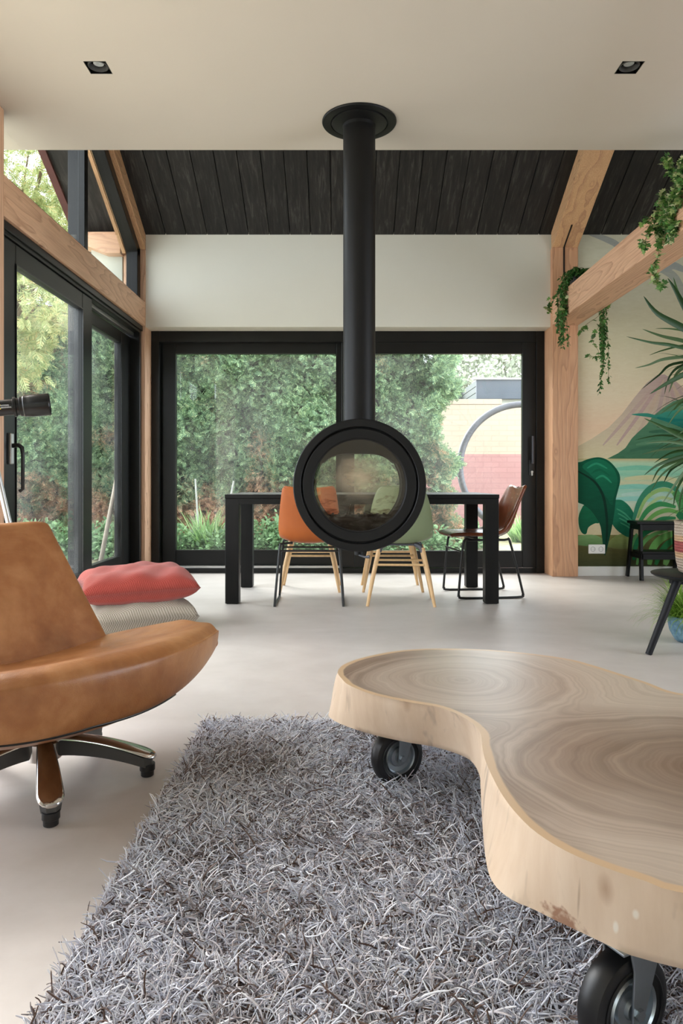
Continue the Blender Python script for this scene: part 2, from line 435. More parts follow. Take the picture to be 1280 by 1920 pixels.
def mk_tabletop():
    t = NT('walnut_slab_top'); o = t.coord()
    sep = t.new('ShaderNodeSeparateXYZ'); t.l.new(o, sep.inputs[0])
    nz = t.noise(t.mapping(o, (1, 1, 0.0)), 2.2, 4, 0.5); nz2 = t.noise(o, 9, 3)
    def dist(cx, cy, sx, sy):
        a = t.math('MULTIPLY', t.math('SUBTRACT', sep.outputs[0], cx), sx); b = t.math('MULTIPLY', t.math('SUBTRACT', sep.outputs[1], cy), sy)
        return t.math('SQRT', t.math('ADD', t.math('MULTIPLY', a, a), t.math('MULTIPLY', b, b)))
    d1 = dist(0.69, 1.36, 1, 1.15); d2 = dist(0.33, 1.95, 1, 1.1)
    d2 = t.math('ADD', d2, 0.06)
    d = t.math('SMOOTH_MIN', d1, d2, 0.16)
    d = t.math('ADD', d, t.math('MULTIPLY', t.math('SUBTRACT', nz, 0.5), 0.20))
    d = t.math('ADD', d, t.math('MULTIPLY', t.math('SUBTRACT', nz2, 0.5), 0.012))
    cv = t.new('ShaderNodeCombineXYZ'); t.l.new(d, cv.inputs[0])
    r1 = t.noise(cv.outputs[0], 32, 3, 0.6); r2 = t.noise(cv.outputs[0], 150, 2)
    light = t.ramp(r1, [(0.3, S(160, 143, 130)), (0.46, S(194, 178, 163)), (0.62, S(209, 194, 180)), (0.8, S(216, 203, 189))])
    dark = t.ramp(r1, [(0.3, S(82, 66, 58)), (0.46, S(128, 107, 94)), (0.62, S(160, 138, 122)), (0.8, S(188, 168, 150))])
    wv = t.math('MULTIPLY', t.math('SUBTRACT', t.noise(t.mapping(o, (1, 1, 0)), 3.0, 3), 0.5), 0.35)
    m1 = t.ramp(t.math('ADD', d1, wv), [(0.20, (1, 1, 1, 1)), (0.46, (0, 0, 0, 1))])
    m2 = t.math('MULTIPLY', t.ramp(d2, [(0.27, (0, 0, 0, 1)), (0.38, (1, 1, 1, 1))]), t.ramp(t.math('ADD', sep.outputs[0], wv), [(0.22, (1, 1, 1, 1)), (0.42, (0, 0, 0, 1))]))
    col = t.mix(t.math('MAXIMUM', m1, m2), light, dark)
    col = t.mix(0.22, col, t.ramp(r2, [(0.3, S(110, 90, 76)), (0.7, S(196, 178, 160))]))
    heart = t.ramp(d, [(0.02, (1, 1, 1, 1)), (0.46, (0, 0, 0, 1))])
    col = t.mix(t.math('MULTIPLY', heart, 0.5), col, S(112, 78, 58))
    pale = t.ramp(t.noise(t.mapping(o, (1, 1, 0)), 2.6, 3), [(0.45, (0, 0, 0, 1)), (0.7, (1, 1, 1, 1))])
    col = t.mix(t.math('MULTIPLY', pale, 0.3), col, S(184, 172, 160))
    # sapwood rim
    at_ = t.new('ShaderNodeAttribute', attribute_name='rim')
    rm = t.math('ADD', at_.outputs['Fac'], t.math('MULTIPLY', t.math('SUBTRACT', nz2, 0.5), 0.35))
    rim = t.ramp(rm, [(0.5, (0, 0, 0, 1)), (0.62, (1, 1, 1, 1))])
    col = t.mix(rim, col, S(206, 176, 142))
    t.bsdf(col, 0.32, spec=0.5, normal=t.bump(r2, 0.05, 0.001))
    return t.m
M['slab_top'] = mk_tabletop()
def mk_tableside():
    t = NT('pale_sapwood_side'); o = t.coord()
    n = t.noise(t.mapping(o, (14, 14, 2.0)), 2.0, 5, 0.6); big = t.noise(o, 3.0, 3)
    col = t.ramp(n, [(0.3, S(210, 182, 154)), (0.7, S(227, 204, 180))])
    col = t.mix(t.math('MULTIPLY', big, 0.5), col, S(231, 212, 192))
    st = t.noise(t.mapping(o, (16, 16, 3.5), (4, 1, 0)), 1.4, 3)
    sm = t.ramp(st, [(0.58, (0, 0, 0, 1)), (0.70, (1, 1, 1, 1))])
    col = t.mix(t.math('MULTIPLY', sm, 0.55), col, S(140, 122, 108))
    vo = t.new('ShaderNodeTexVoronoi'); t.l.new(t.mapping(o, (1, 1, 0.5)), vo.inputs['Vector']); vo.inputs['Scale'].default_value = 8
    kn = t.math('SUBTRACT', 1.0, t.math('MULTIPLY', vo.outputs['Distance'], 9), clamp=True)
    col = t.mix(t.math('MULTIPLY', kn, 0.6), col, S(150, 108, 74))
    # marks of its own: bark stain, hairline crack and two pale dents
    def mark(x, y, z, sx, sy, sz, colr, amt, rag=0.0):
        cv = t.mapping(o, (1/sx, 1/sy, 1/sz), (-x/sx, -y/sy, -z/sz))
        ln = t.new('ShaderNodeVectorMath', operation='LENGTH'); t.l.new(cv, ln.inputs[0])
        d = ln.outputs['Value']
        if rag: d = t.math('ADD', d, t.math('MULTIPLY', t.math('SUBTRACT', t.noise(o, 70, 4), 0.5), rag))
        m = t.math('MULTIPLY', t.ramp(d, [(0.45, (1, 1, 1, 1)), (0.9, (0, 0, 0, 1))]), amt)
        return t.mix(m, col, colr)
    col = mark(0.335, 1.075, 0.205, 0.035, 0.05, 0.022, S(140, 86, 58), 0.75, 2.2)
    col = mark(0.316, 1.10, 0.222, 0.004, 0.02, 0.012, S(60, 40, 30), 0.9, 0.6)
    col = mark(0.345, 1.065, 0.255, 0.0025, 0.05, 0.05, S(150, 118, 92), 0.6)
    col = mark(0.405, 0.995, 0.262, 0.005, 0.05, 0.010, S(240, 232, 220), 0.8)
    col = mark(0.385, 1.005, 0.232, 0.004, 0.05, 0.012, S(240, 232, 220), 0.8)
    t.bsdf(col, 0.5, spec=0.35, normal=t.bump(n, 0.12, 0.003))
    return t.m
M['slab_side'] = mk_tableside()

def mk_strand(name, stops, rough=0.7):
    t = NT(name); g = t.new('ShaderNodeNewGeometry')
    col = t.ramp(g.outputs['Random Per Island'], stops)
    n = t.noise(t.coord(), 3.2, 3, 0.6)
    sel = t.math('GREATER_THAN', t.math('ADD', n, t.math('MULTIPLY', t.math('SUBTRACT', t.math('FRACT', t.math('MULTIPLY', g.outputs['Random Per Island'], 13.7)), 0.5), 0.5)), 0.70)
    col = t.mix(t.math('MULTIPLY', sel, 0.72), col, S(104, 84, 74))
    t.bsdf(col, rough, spec=0.2)
    return t.m
M['rug_pile'] = mk_strand('shag_pile', [(0.0, S(74, 56, 48)), (0.10, S(112, 92, 84)), (0.15, S(196, 198, 210)), (0.42, S(226, 229, 242)), (0.72, S(246, 248, 255)), (0.88, S(214, 208, 214)), (1.0, S(252, 248, 254))])
M['rug_base'] = plain('rug_backing', S(140, 134, 136), 0.95, var=0.3, vscale=60)

def mk_brick():
    t = NT('two_tone_painted_brick'); o = t.coord()
    sep = t.new('ShaderNodeSeparateXYZ'); t.l.new(o, sep.inputs[0])
    cv = t.new('ShaderNodeCombineXYZ'); t.l.new(sep.outputs[0], cv.inputs[0]); t.l.new(sep.outputs[2], cv.inputs[1])
    b = t.new('ShaderNodeTexBrick'); t.l.new(cv.outputs[0], b.inputs['Vector'])
    b.inputs['Scale'].default_value = 1.0; b.inputs['Brick Width'].default_value = 0.3; b.inputs['Row Height'].default_value = 0.1
    b.inputs['Mortar Size'].default_value = 0.008
    b.inputs['Color1'].default_value = (1, 1, 1, 1); b.inputs['Color2'].default_value = (0.93, 0.93, 0.93, 1); b.inputs['Mortar'].default_value = (0.84, 0.84, 0.84, 1)
    up = t.math('GREATER_THAN', sep.outputs[2], 1.352)
    col = t.mix(up, S(152, 114, 112), S(162, 148, 132))
    col = t.mix(1.0, col, b.outputs['Color'], 'MULTIPLY')
    t.bsdf(col, 0.8, spec=0.2, normal=t.bump(b.outputs['Fac'], -0.3, 0.004))
    return t.m
M['brick'] = mk_brick()

def mk_ground():
    t = NT('garden_soil_and_lawn'); o = t.coord()
    n = t.noise(o, 1.3, 5); n2 = t.noise(o, 14, 5)
    col = t.ramp(n, [(0.4, S(112, 118, 84)), (0.6, S(150, 138, 116))])
    col = t.mix(0.4, col, t.ramp(n2, [(0.3, S(84, 74, 58)), (0.7, S(170, 158, 140))]))
    t.bsdf(col, 0.95, spec=0.1, normal=t.bump(n2, 0.5, 0.02))
    return t.m
M['ground'] = mk_ground()

GREEN = [(0.0, S(92, 122, 98)), (0.3, S(120, 150, 118)), (0.6, S(146, 174, 136)), (0.85, S(168, 194, 150)), (1.0, S(190, 210, 164))]
BROWN = [(0.0, S(140, 98, 76)), (0.4, S(190, 142, 112)), (0.8, S(214, 172, 144)), (1.0, S(140, 130, 104))]
M['hedge'] = leaf_mat('conifer_sprays', GREEN, 0.6, 0.3, patch=(0.92, BROWN, 1.35), pscale=1.25, pstops=(0.555, 0.66), spec=0.25)
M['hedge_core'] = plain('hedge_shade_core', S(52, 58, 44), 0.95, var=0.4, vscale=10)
M['feather'] = leaf_mat('yellow_green_needles', [(0.0, S(140, 156, 104)), (0.4, S(178, 188, 134)), (0.7, S(200, 206, 154)), (1.0, S(196, 182, 128))], 0.6, 0.45)
M['far_tree'] = leaf_mat('grey_green_tree_leaves', [(0.0, S(150, 158, 138)), (0.5, S(176, 182, 164)), (1.0, S(198, 202, 186))], 0.7, 0.4)
M['herb'] = leaf_mat('fresh_green_herb', [(0.0, S(84, 116, 78)), (0.5, S(118, 150, 106)), (1.0, S(152, 182, 136))], 0.5, 0.35)
M['grass'] = leaf_mat('blade_green', [(0.0, S(96, 134, 76)), (0.5, S(134, 170, 106)), (1.0, S(174, 200, 142))], 0.45, 0.35)
M['lime_grass'] = leaf_mat('lime_green_blades', [(0.0, S(84, 124, 36)), (0.5, S(126, 166, 58)), (1.0, S(170, 196, 96))], 0.45, 0.35)
M['ivy'] = leaf_mat('variegated_ivy', [(0.0, S(54, 96, 52)), (0.4, S(92, 140, 72)), (0.7, S(128, 164, 84)), (0.88, S(196, 204, 150)), (1.0, S(224, 222, 190))], 0.42, 0.25)
M['ivy_dark'] = leaf_mat('deep_green_vine', [(0.0, S(32, 72, 30)), (0.5, S(56, 108, 48)), (1.0, S(96, 148, 76))], 0.42, 0.25)
M['dracaena'] = leaf_mat('dark_green_straps', [(0.0, S(34, 62, 30)), (0.5, S(52, 86, 44)), (0.8, S(74, 106, 62)), (1.0, S(86, 110, 76))], 0.5, 0.2, spec=0.25)
M['pane'] = glass_mat('clear_pane')
M['pane_veil'] = glass_mat('reflection_veil_pane', veil=0.03, f0=0.028)  # faint reflection haze put into the glass as a pale translucent veil

def mk_stoveglass():
    t = NT('sooted_stove_glass'); o = t.coord()
    sep = t.new('ShaderNodeSeparateXYZ'); t.l.new(o, sep.inputs[0])
    tr = t.new('ShaderNodeBsdfTransparent'); tr.inputs[0].default_value = (0.96, 0.95, 0.92, 1)
    gl = t.new('ShaderNodeBsdfGlossy'); gl.inputs['Roughness'].default_value = 0.0
    mx = t.new('ShaderNodeMixShader'); t.l.new(thin_fresnel(t, 0.07), mx.inputs[0]); t.l.new(tr.outputs[0], mx.inputs[1]); t.l.new(gl.outputs[0], mx.inputs[2])
    # soot: thicker towards the lower rim, streaky
    n = t.noise(t.mapping(o, (1.0, 1, 2.6), (0.3, 0, 0.7)), 14, 5, 0.6, 0.7)
    zz = t.math('SUBTRACT', 0.0, sep.outputs[2])
    low = t.ramp(t.math('ADD', t.math('MULTIPLY', zz, 3.2), t.math('MULTIPLY', t.math('SUBTRACT', n, 0.5), 1.6)), [(0.30, (0, 0, 0, 1)), (0.75, (1, 1, 1, 1))])
    sh = t.new('ShaderNodeBsdfTransparent'); sh.inputs[0].default_value = S(150, 92, 44)
    m2 = t.new('ShaderNodeMixShader'); t.l.new(t.math('MULTIPLY', low, 0.6), m2.inputs[0]); t.l.new(mx.outputs[0], m2.inputs[1]); t.l.new(sh.outputs[0], m2.inputs[2])
    # pale ash haze over the upper middle
    a = t.math('MULTIPLY', sep.outputs[0], 6.0); b = t.math('MULTIPLY', t.math('SUBTRACT', sep.outputs[2], 0.045), 7.5)
    d = t.math('SQRT', t.math('ADD', t.math('MULTIPLY', a, a), t.math('MULTIPLY', b, b)))
    hz = t.ramp(t.math('ADD', d, t.math('MULTIPLY', t.math('SUBTRACT', n, 0.5), 0.7)), [(0.0, (1, 1, 1, 1)), (0.85, (0, 0, 0, 1))])
    df = t.new('ShaderNodeBsdfDiffuse'); df.inputs[0].default_value = S(232, 214, 184)
    tl = t.new('ShaderNodeBsdfTranslucent'); tl.inputs[0].default_value = S(236, 218, 190)
    ad = t.new('ShaderNodeMixShader'); ad.inputs[0].default_value = 0.6; t.l.new(df.outputs[0], ad.inputs[1]); t.l.new(tl.outputs[0], ad.inputs[2])
    m3 = t.new('ShaderNodeMixShader'); t.l.new(t.math('MULTIPLY', hz, 0.6), m3.inputs[0]); t.l.new(m2.outputs[0], m3.inputs[1]); t.l.new(ad.outputs[0], m3.inputs[2])
    t.l.new(m3.outputs[0], t.out.inputs[0])
    return t.m
M['stove_glass'] = mk_stoveglass()
M['stove_glass_rear'] = glass_mat('rear_stove_glass', tint=(0.97, 0.96, 0.93, 1))

def mk_paint():
    t = NT('mural_paint'); o = t.coord()
    a = t.new('ShaderNodeVertexColor', layer_name='paint')
    br = t.noise(t.mapping(o, (1.2, 1, 4.5)), 9, 6, 0.7, 0.8)
    col = t.mix(0.14, a.outputs['Color'], t.ramp(br, [(0.3, (0, 0, 0, 1)), (0.7, (1, 1, 1, 1))]), 'SOFT_LIGHT')
    t.bsdf(col, 0.75, spec=0.2, normal=t.bump(br, 0.04, 0.002))
    return t.m
M['paint'] = mk_paint()
def mk_basket():
    t = NT('woven_seagrass_bands'); o = t.coord()
    sep = t.new('ShaderNodeSeparateXYZ'); t.l.new(o, sep.inputs[0])
    h = t.math('DIVIDE', sep.outputs[2], 0.26)
    col = t.ramp(h, [(0.0, S(206, 190, 172)), (0.30, S(206, 190, 172)), (0.31, S(222, 186, 148)), (0.41, S(222, 186, 148)), (0.42, S(172, 84, 88)), (0.62, S(172, 84, 88)), (0.63, S(222, 186, 148)), (0.73, S(222, 186, 148)), (0.74, S(206, 190, 172))], 'CONSTANT')
    w = t.new('ShaderNodeTexWave', wave_type='BANDS', bands_direction='Z'); t.l.new(o, w.inputs['Vector']); w.inputs['Scale'].default_value = 22
    ang = t.math('ARCTAN2', sep.outputs[1], sep.outputs[0])
    s2 = t.math('SINE', t.math('MULTIPLY', ang, 70))
    h2 = t.math('MULTIPLY', w.outputs['Fac'], t.math('ADD', 0.7, t.math('MULTIPLY', s2, 0.3)))
    col = t.mix(t.math('MULTIPLY', t.math('SUBTRACT', 1.0, h2), 0.5), col, S(110, 84, 66))
    t.bsdf(col, 0.9, spec=0.1, normal=t.bump(h2, 0.8, 0.006))
    return t.m
M['basket'] = mk_basket()
def mk_pot():
    t = NT('blue_glazed_ceramic'); o = t.coord()
    n = t.noise(o, 28, 6, 0.7)
    t.bsdf(t.ramp(n, [(0.3, S(52, 86, 108)), (0.55, S(98, 134, 152)), (0.75, S(150, 176, 186))]), 0.45)
    return t.m
M['pot'] = mk_pot()
# ================================================================ THE SETTING
XL = -1.758          # inner face of the left-hand timber frame
YW = 6.42            # face of the back wall
YD = 6.60            # face of the recessed back door
XR = 1.876           # left face of the right-hand post
CEIL = 2.79
YE = 4.18            # where the flat ceiling ends under the void
SLOPE = 0.553
def roof_z(y): return 3.064+SLOPE*(YW-y)
XFAR, YNEAR = 4.3, -2.6

def struct(mb, name, mat, label, cat, **kw):
    return tag(mb.build(name, mat, **kw), label, cat, kind='structure')

struct(MB().box(-2.2, XFAR, YNEAR, 6.72, -0.12, 0.0), 'floor', M['floor'], 'pale warm-grey seamless cast floor of the room', 'floor')

# flat ceiling slab with two square cut-outs for the recessed lamps
DL = [(-1.139, 3.346), (1.347, 3.346)]; HS = 0.052
mb = MB()
xs = [-2.2]; 
for x, y in DL: xs += [x-HS, x+HS]
xs.append(XFAR); ys = [YNEAR, DL[0][1]-HS, DL[0][1]+HS, YE]
for i in range(len(xs)-1):
    for j in range(3):
        if j == 1 and i in (1, 3): continue
        mb.box(xs[i], xs[i+1], ys[j], ys[j+1], CEIL, CEIL+0.26)
struct(mb, 'ceiling', M['ceiling'], 'flat cream painted ceiling under the upper floor, ending at the open void', 'ceiling')

# back wall: upper band over the door and the full height part that carries the mural
mb = MB()
mb.box(XL, XR+0.1, YW, 6.72, 2.235, 3.4)
mb.box(XR+0.1, XFAR, YW, 6.72, 0, 3.4)
struct(mb, 'wall_back', M['plaster'], 'off-white plastered wall band above the wide garden door', 'wall')
struct(MB().box(2.105, XFAR, YW-0.012, YW, 0, 0.085), 'baseboard_back', M['white_trim'], 'white baseboard under the mural', 'baseboard', bevel=0.003)
mb = MB(); mb.box(XFAR, XFAR+0.15, 3.0, 6.72, 0, 7); mb.box(XFAR, XFAR+0.15, YNEAR, 3.0, 2.4, 7); mb.box(XFAR, XFAR+0.15, YNEAR, 3.0, 0, 0.12); mb.box(XFAR, XFAR+0.15, YNEAR, 0.4, 0.12, 2.4); mb.box(XFAR, XFAR+0.15, 2.9, 3.0, 0.12, 2.4)
struct(mb, 'wall_right', M['plaster'], 'white side wall beyond the plants', 'wall')
mb = MB()
mb.box(-2.1, XL-0.02, YNEAR, 3.5, 2.45, 3.05); mb.box(-2.1, XL-0.02, YNEAR, 3.5, 0, 0.12)
mb.box(-2.1, XL-0.02, -0.6, 3.727, 3.05, 6.9); mb.box(-2.1, XL-0.02, 0.6, 0.8, 0.12, 2.45); mb.box(-2.1, XL-0.02, YNEAR, 1.45, 0.12, 2.45)
struct(mb, 'wall_left', M['plaster'], 'white side wall beside the armchair, opened by wide windows', 'wall')
mb = MB(); mb.box(-2.1, XFAR, -0.6, -0.45, 3.05, 6.9); mb.box(-2.1, XFAR, YNEAR-0.15, YNEAR, 2.55, 3.05); mb.box(-2.1, -1.7, YNEAR-0.15, YNEAR, 0, 2.55); mb.box(-0.3, XFAR, YNEAR-0.15, YNEAR, 0, 2.55)
struct(mb, 'wall_rear', M['plaster'], 'white wall behind the camera with a wide opening to the garden', 'wall')

# sloping roof boards, each plank with its shadow gap
mb = MB(); x = -1.95; k = 0
while x < XFAR:
    w = 0.186; g = 0.004; y0, y1 = -0.6, YW+0.3; a = 0.02+0.002*(k % 2)
    vs = []
    for yy in (y0, y1):
        z = roof_z(yy)
        vs += [(x+g/2+0.003, yy, z), (x+w-g/2-0.003, yy, z), (x+w-g/2, yy, z+0.006), (x+w-g/2, yy, z+a), (x+g/2, yy, z+a), (x+g/2, yy, z+0.006)]
    mb.rings([vs[:6], vs[6:]]); x += w; k += 1
struct(mb, 'ceiling.001', M['boards'], 'sloping roof lining of black stained timber boards', 'ceiling')
# roof deck over the boards, reaching out over the left gable
mb = MB()
def slopebox(x0, x1, y0, y1, d0, d1, m=mb):
    v = []
    for yy in (y0, y1):
        z = roof_z(yy); v.append([(x0, yy, z+d0), (x1, yy, z+d0), (x1, yy, z+d1), (x0, yy, z+d1)])
    m.rings(v)
slopebox(-2.0, XFAR+0.15, -0.6, 7.0, 0.022, 0.2)
slopebox(-2.36, -2.0, -0.6, 7.0, 0.03, 0.2)
struct(mb, 'roof', M['boards'], 'black boarded roof deck reaching out over the gable window', 'roof')
mb = MB(); y = -0.5
while y < 7.0:
    slopebox(-2.41, -2.35, y, y+0.33, 0.0, 0.24, mb); mb.tube([(-2.38, y, roof_z(y)+0.25), (-2.38, y+0.34, roof_z(y+0.34)+0.27)], [0.05, 0.062], 10); y += 0.33
tag(mb.build('verge_tiles', M['red_tile'], smooth=40), 'dark red clay verge tiles along the roof edge outside the gable window', 'roof edge', kind='structure')

# ---------------------------------------------------------------- timber frame
def timber(mb, name, mat, label, cat, bevel=0.004):
    return tag(mb.build(name, mat, bevel=bevel), label, cat, kind='structure')
timber(MB().box(-1.95, XL, 3.50, 3.727, 0, CEIL), 'trim_1', M['wood_z2'], 'douglas fir post at the near end of the side doors, under the cream ceiling', 'post')
timber(MB().box(-1.95, XL, YW-0.02, 6.64, 0, 2.925), 'trim_2', M['wood_z2'], 'douglas fir corner post between the two black sliding doors', 'post')
timber(MB().box(-1.95, XL, 3.727, YW-0.02, 2.238, 2.452), 'trim_3', M['wood_y'], 'douglas fir beam lying over the side sliding door, under the gable window', 'beam')
o = timber(MB().box(XR, 2.105, 6.36, 6.64, 0, 2.93), 'trim_4', M['wood_z'], 'thick knotty douglas fir post between the garden door and the mural', 'post')
# steel strap let into the post and the rafter above it
mb = MB(); xs_ = (XR+2.105)/2-0.012
mb.box(xs_-0.006, xs_+0.006, 6.352, 6.362, 2.70, 2.93)
tag(mb.build('strap', M['black_metal'], parent=o), 'dark steel strap let into the wood')
timber(MB().box(XR, 2.105, -1.5, 6.36, 2.236, 2.464), 'trim_5', M['wood_y2'], 'pale douglas fir tie beam running from the thick post towards the plants', 'beam')
def rafter(x0, x1, y0, y1, d0, d1):
    m = MB(); v = []
    for yy in (y0, y1):
        z = roof_z(yy); v.append([(x0, yy, z+d0), (x1, yy, z+d0), (x1, yy, z+d1), (x0, yy, z+d1)])
    return m.rings(v)
o = timber(rafter(XR, 2.105, 2.0, 6.40, -0.165, 0.0), 'trim_6', M['wood_r'], 'douglas fir rafter rising from the thick post beside the mural', 'rafter')
mb = MB(); v = []
for yy in (6.14, 6.372):
    z = roof_z(yy)-0.165; v.append([(xs_-0.006, yy, z-0.006), (xs_+0.006, yy, z-0.006), (xs_+0.006, yy, z+0.01), (xs_-0.006, yy, z+0.01)])
mb.rings(v); tag(mb.build('strap', M['black_metal'], parent=o), 'dark steel strap let into the wood')
timber(rafter(-1.95, XL, 2.0, 6.42, -0.15, 0.0), 'trim_7', M['wood_r'], 'douglas fir rafter running along the top of the gable window', 'rafter')
# outside: the purlin stub under the eaves and the black clad corner post
mb = MB().prism([(-2.34, 3.05), (-1.95, 3.05), (-1.95, 2.86), (-2.08, 2.86), (-2.34, 2.96)], 6.30, 6.52, 'y')
timber(mb, 'trim_8', M['wood_x'], 'pale timber purlin end under the black eaves, seen through the gable window', 'purlin')
timber(MB().box(-2.125, -2.03, 5.55, 5.65, -0.1, 3.53), 'trim_9', M['black_frame'], 'black clad outer post seen through the side door and gable window', 'post')
timber(MB().box(-2.24, -1.96, 6.40, 6.5, 2.4, 3.0), 'trim_10', M['render_wall'], 'pale rendered return of the outer wall behind the gable glass', 'wall')

# ---------------------------------------------------------------- doors and gable window
def rect_frame(mb, ax, d0, d1, a0, a1, z0, z1, l, r, b, t):
    """frame in a plane: ax 'x' runs along X (depth Y d0..d1) or 'y' runs along Y (depth X d0..d1)"""
    def bx(p0, p1, q0, q1):
        if ax == 'x': mb.box(p0, p1, d0, d1, q0, q1)
        else: mb.box(d0, d1, p0, p1, q0, q1)
    bx(a0, a0+l, z0, z1); bx(a1-r, a1, z0, z1)
    bx(a0+l, a1-r, z0, z0+b); bx(a0+l, a1-r, z1-t, z1)
    return mb
def pane(parent, ax, d, a0, a1, z0, z1, mat=None, name='pane'):
    m = MB()
    if ax == 'x': m.box(a0, a1, d-0.003, d+0.003, z0, z1)
    else: m.box(d-0.003, d+0.003, a0, a1, z0, z1)
    return m.build(name, mat or M['pane'], parent)
def X6(px, Y): return (px-PX0)*Y/F

# back sliding door
d = thing('door_1', 'wide black two-panel sliding door to the garden behind the dining table', 'sliding door', kind='structure')
mb = MB()
rect_frame(mb, 'x', YD, 6.74, XL+0.002, XR-0.002, 0.0, 2.236, 0.075, 0.075, 0.045, 0.10)
mb.build('frame', M['black_frame'], d, bevel=0.004)
p = rect_frame(MB(), 'x', 6.675, 6.735, XL+0.08, 0.05, 0.05, 2.14, 0.13, 0.10, 0.155, 0.10).build('fixed_panel', M['black_frame'], d, bevel=0.005)
pane(p, 'x', 6.705, XL+0.2, -0.04, 0.19, 2.05, M['pane_veil'])
m = MB(); rect_frame(m, 'x', 6.668, 6.676, XL+0.204, -0.044, 0.198, 2.046, 0.008, 0.008, 0.008, 0.008).build('glazing_seal', M['black_gloss'], p)
p = rect_frame(MB(), 'x', 6.612, 6.668, 0.0, XR-0.077, 0.05, 2.14, 0.12, 0.125, 0.155, 0.11).build('sliding_panel', M['black_frame'], d, bevel=0.005)
pane(p, 'x', 6.64, 0.11, XR-0.19, 0.19, 2.045, M['pane_veil'])
m = MB(); m.box(1.732, 1.782, 6.600, 6.613, 0.905, 1.045)
h = m.build('handle', M['black_metal'], p, bevel=0.004)
m = MB(); m.tube([(1.757, 6.60, 1.02), (1.757, 6.565, 1.02)], 0.010, 10); m.box(1.748, 1.766, 6.555, 6.572, 1.01, 1.265)
m.build('handle_grip', M['grey_metal'], h, bevel=0.004)
m = MB(); m.box(1.750, 1.764, 6.590, 6.601, 0.90, 0.93); m.lathe([(0, 6.588), (0.011, 6.588), (0.011, 6.602)], 14, (1.757, 0, 0.935), 'y')
tag(m.build('key_cylinder', M['alu'], h), 'silver key cylinder')
m = MB(); m.box(XL+0.09, -0.003, 6.612, 6.66, 0.046, 0.066); m.box(XL+0.09, -0.003, 6.64, 6.672, 2.142, 2.156)
tag(m.build('track', M['alu'], d), 'bare aluminium running track')

# side sliding door
d = thing('door_2', 'black sliding door in the timber side wall behind the armchair', 'sliding door', kind='structure')
XD = -1.79; Y0, Y1 = 3.73, YW-0.022
mb = MB(); rect_frame(mb, 'y', -1.945, XD, Y0, Y1, 0.0, 2.237, 0.05, 0.055, 0.045, 0.07); mb.box(-1.945, XD+0.012, Y0, Y1, 2.19, 2.237)
mb.build('frame', M['black_frame'], d, bevel=0.004)
p = rect_frame(MB(), 'y', -1.855, XD-0.01, 3.785, 5.16, 0.05, 2.165, 0.165, 0.19, 0.165, 0.115).build('sliding_panel', M['black_frame'], d, bevel=0.005)
pane(p, 'y', -1.83, 3.94, 4.98, 0.2, 2.06, M['pane_veil'])
m = MB(); rect_frame(m, 'y', XD-0.011, XD-0.004, 3.947, 4.973, 0.212, 2.053, 0.006, 0.006, 0.006, 0.006).build('glazing_seal', M['black_gloss'], p)
yh = 3.875
m = MB(); m.box(XD-0.012, XD+0.008, yh-0.02, yh+0.02, 0.945, 1.115)
h = tag(m.build('handle', M['alu'], p, bevel=0.006), 'grey metal backplate')
m = MB(); m.tube([(XD, yh, 1.045), (XD+0.04, yh, 1.05), (XD+0.058, yh, 1.035), (XD+0.063, yh, 1.0), (XD+0.063, yh, 0.81), (XD+0.045, yh, 0.80)], [0.013, 0.012, 0.012, 0.010, 0.009, 0.010], 10, flat=1.0)
tag(m.build('handle_grip', M['black_metal'], h, smooth=50), 'black bent grip')
p = rect_frame(MB(), 'y', -1.935, -1.875, 5.08, 6.345, 0.05, 2.13, 0.12, 0.26, 0.165, 0.10).build('fixed_panel', M['black_frame'], d, bevel=0.005)
pane(p, 'y', -1.905, 5.19, 6.10, 0.2, 2.04, M['pane_veil'])
m = MB(); m.box(-1.872, -1.84, 5.17, 6.34, 2.135, 2.165)
tag(m.build('track', M['alu'], d), 'bare aluminium running track')

# gable window over the side door
d = thing('window_1', 'black framed sloping gable window above the side door', 'window', kind='structure')
XG0, XG1 = -1.90, -1.80
mb = MB(); mb.box(XG0, XG1, 3.73, Y1, 2.452, 2.492); mb.box(XG0, XG1, Y1-0.09, Y1, 2.452, 2.92); mb.box(-1.875, -1.825, 5.085, 5.15, 2.452, 3.64); mb.box(XG0, XG1, 3.73, 3.79, 2.452, 4.35)
v = []
for yy in (3.73, Y1):
    z = roof_z(yy)-0.15; v.append([(XG0, yy, z-0.10), (XG1, yy, z-0.10), (XG1, yy, z), (XG0, yy, z)])
mb.rings(v)
f = mb.build('frame', M['black_frame'], d, bevel=0.004)
def gz(y): return roof_z(y)-0.2
for (ya, yb) in ((3.77, 5.09), (5.145, Y1-0.06)):
    m = MB().prism([(ya, 2.48), (yb, 2.48), (yb, gz(yb)), (ya, gz(ya))], -1.862, -1.856, 'x')
    m.build('pane', M['pane'], d)
mb = MB(); v = []
for yy in (4.0, Y1-0.1):
    z = roof_z(yy)-0.255; v.append([(-1.93, yy, z-0.02), (-1.90, yy, z-0.02), (-1.90, yy, z), (-1.93, yy, z)])
mb.rings(v); tag(mb.build('glazing_bar', M['wood_r'], d), 'bare timber outer glazing bar')

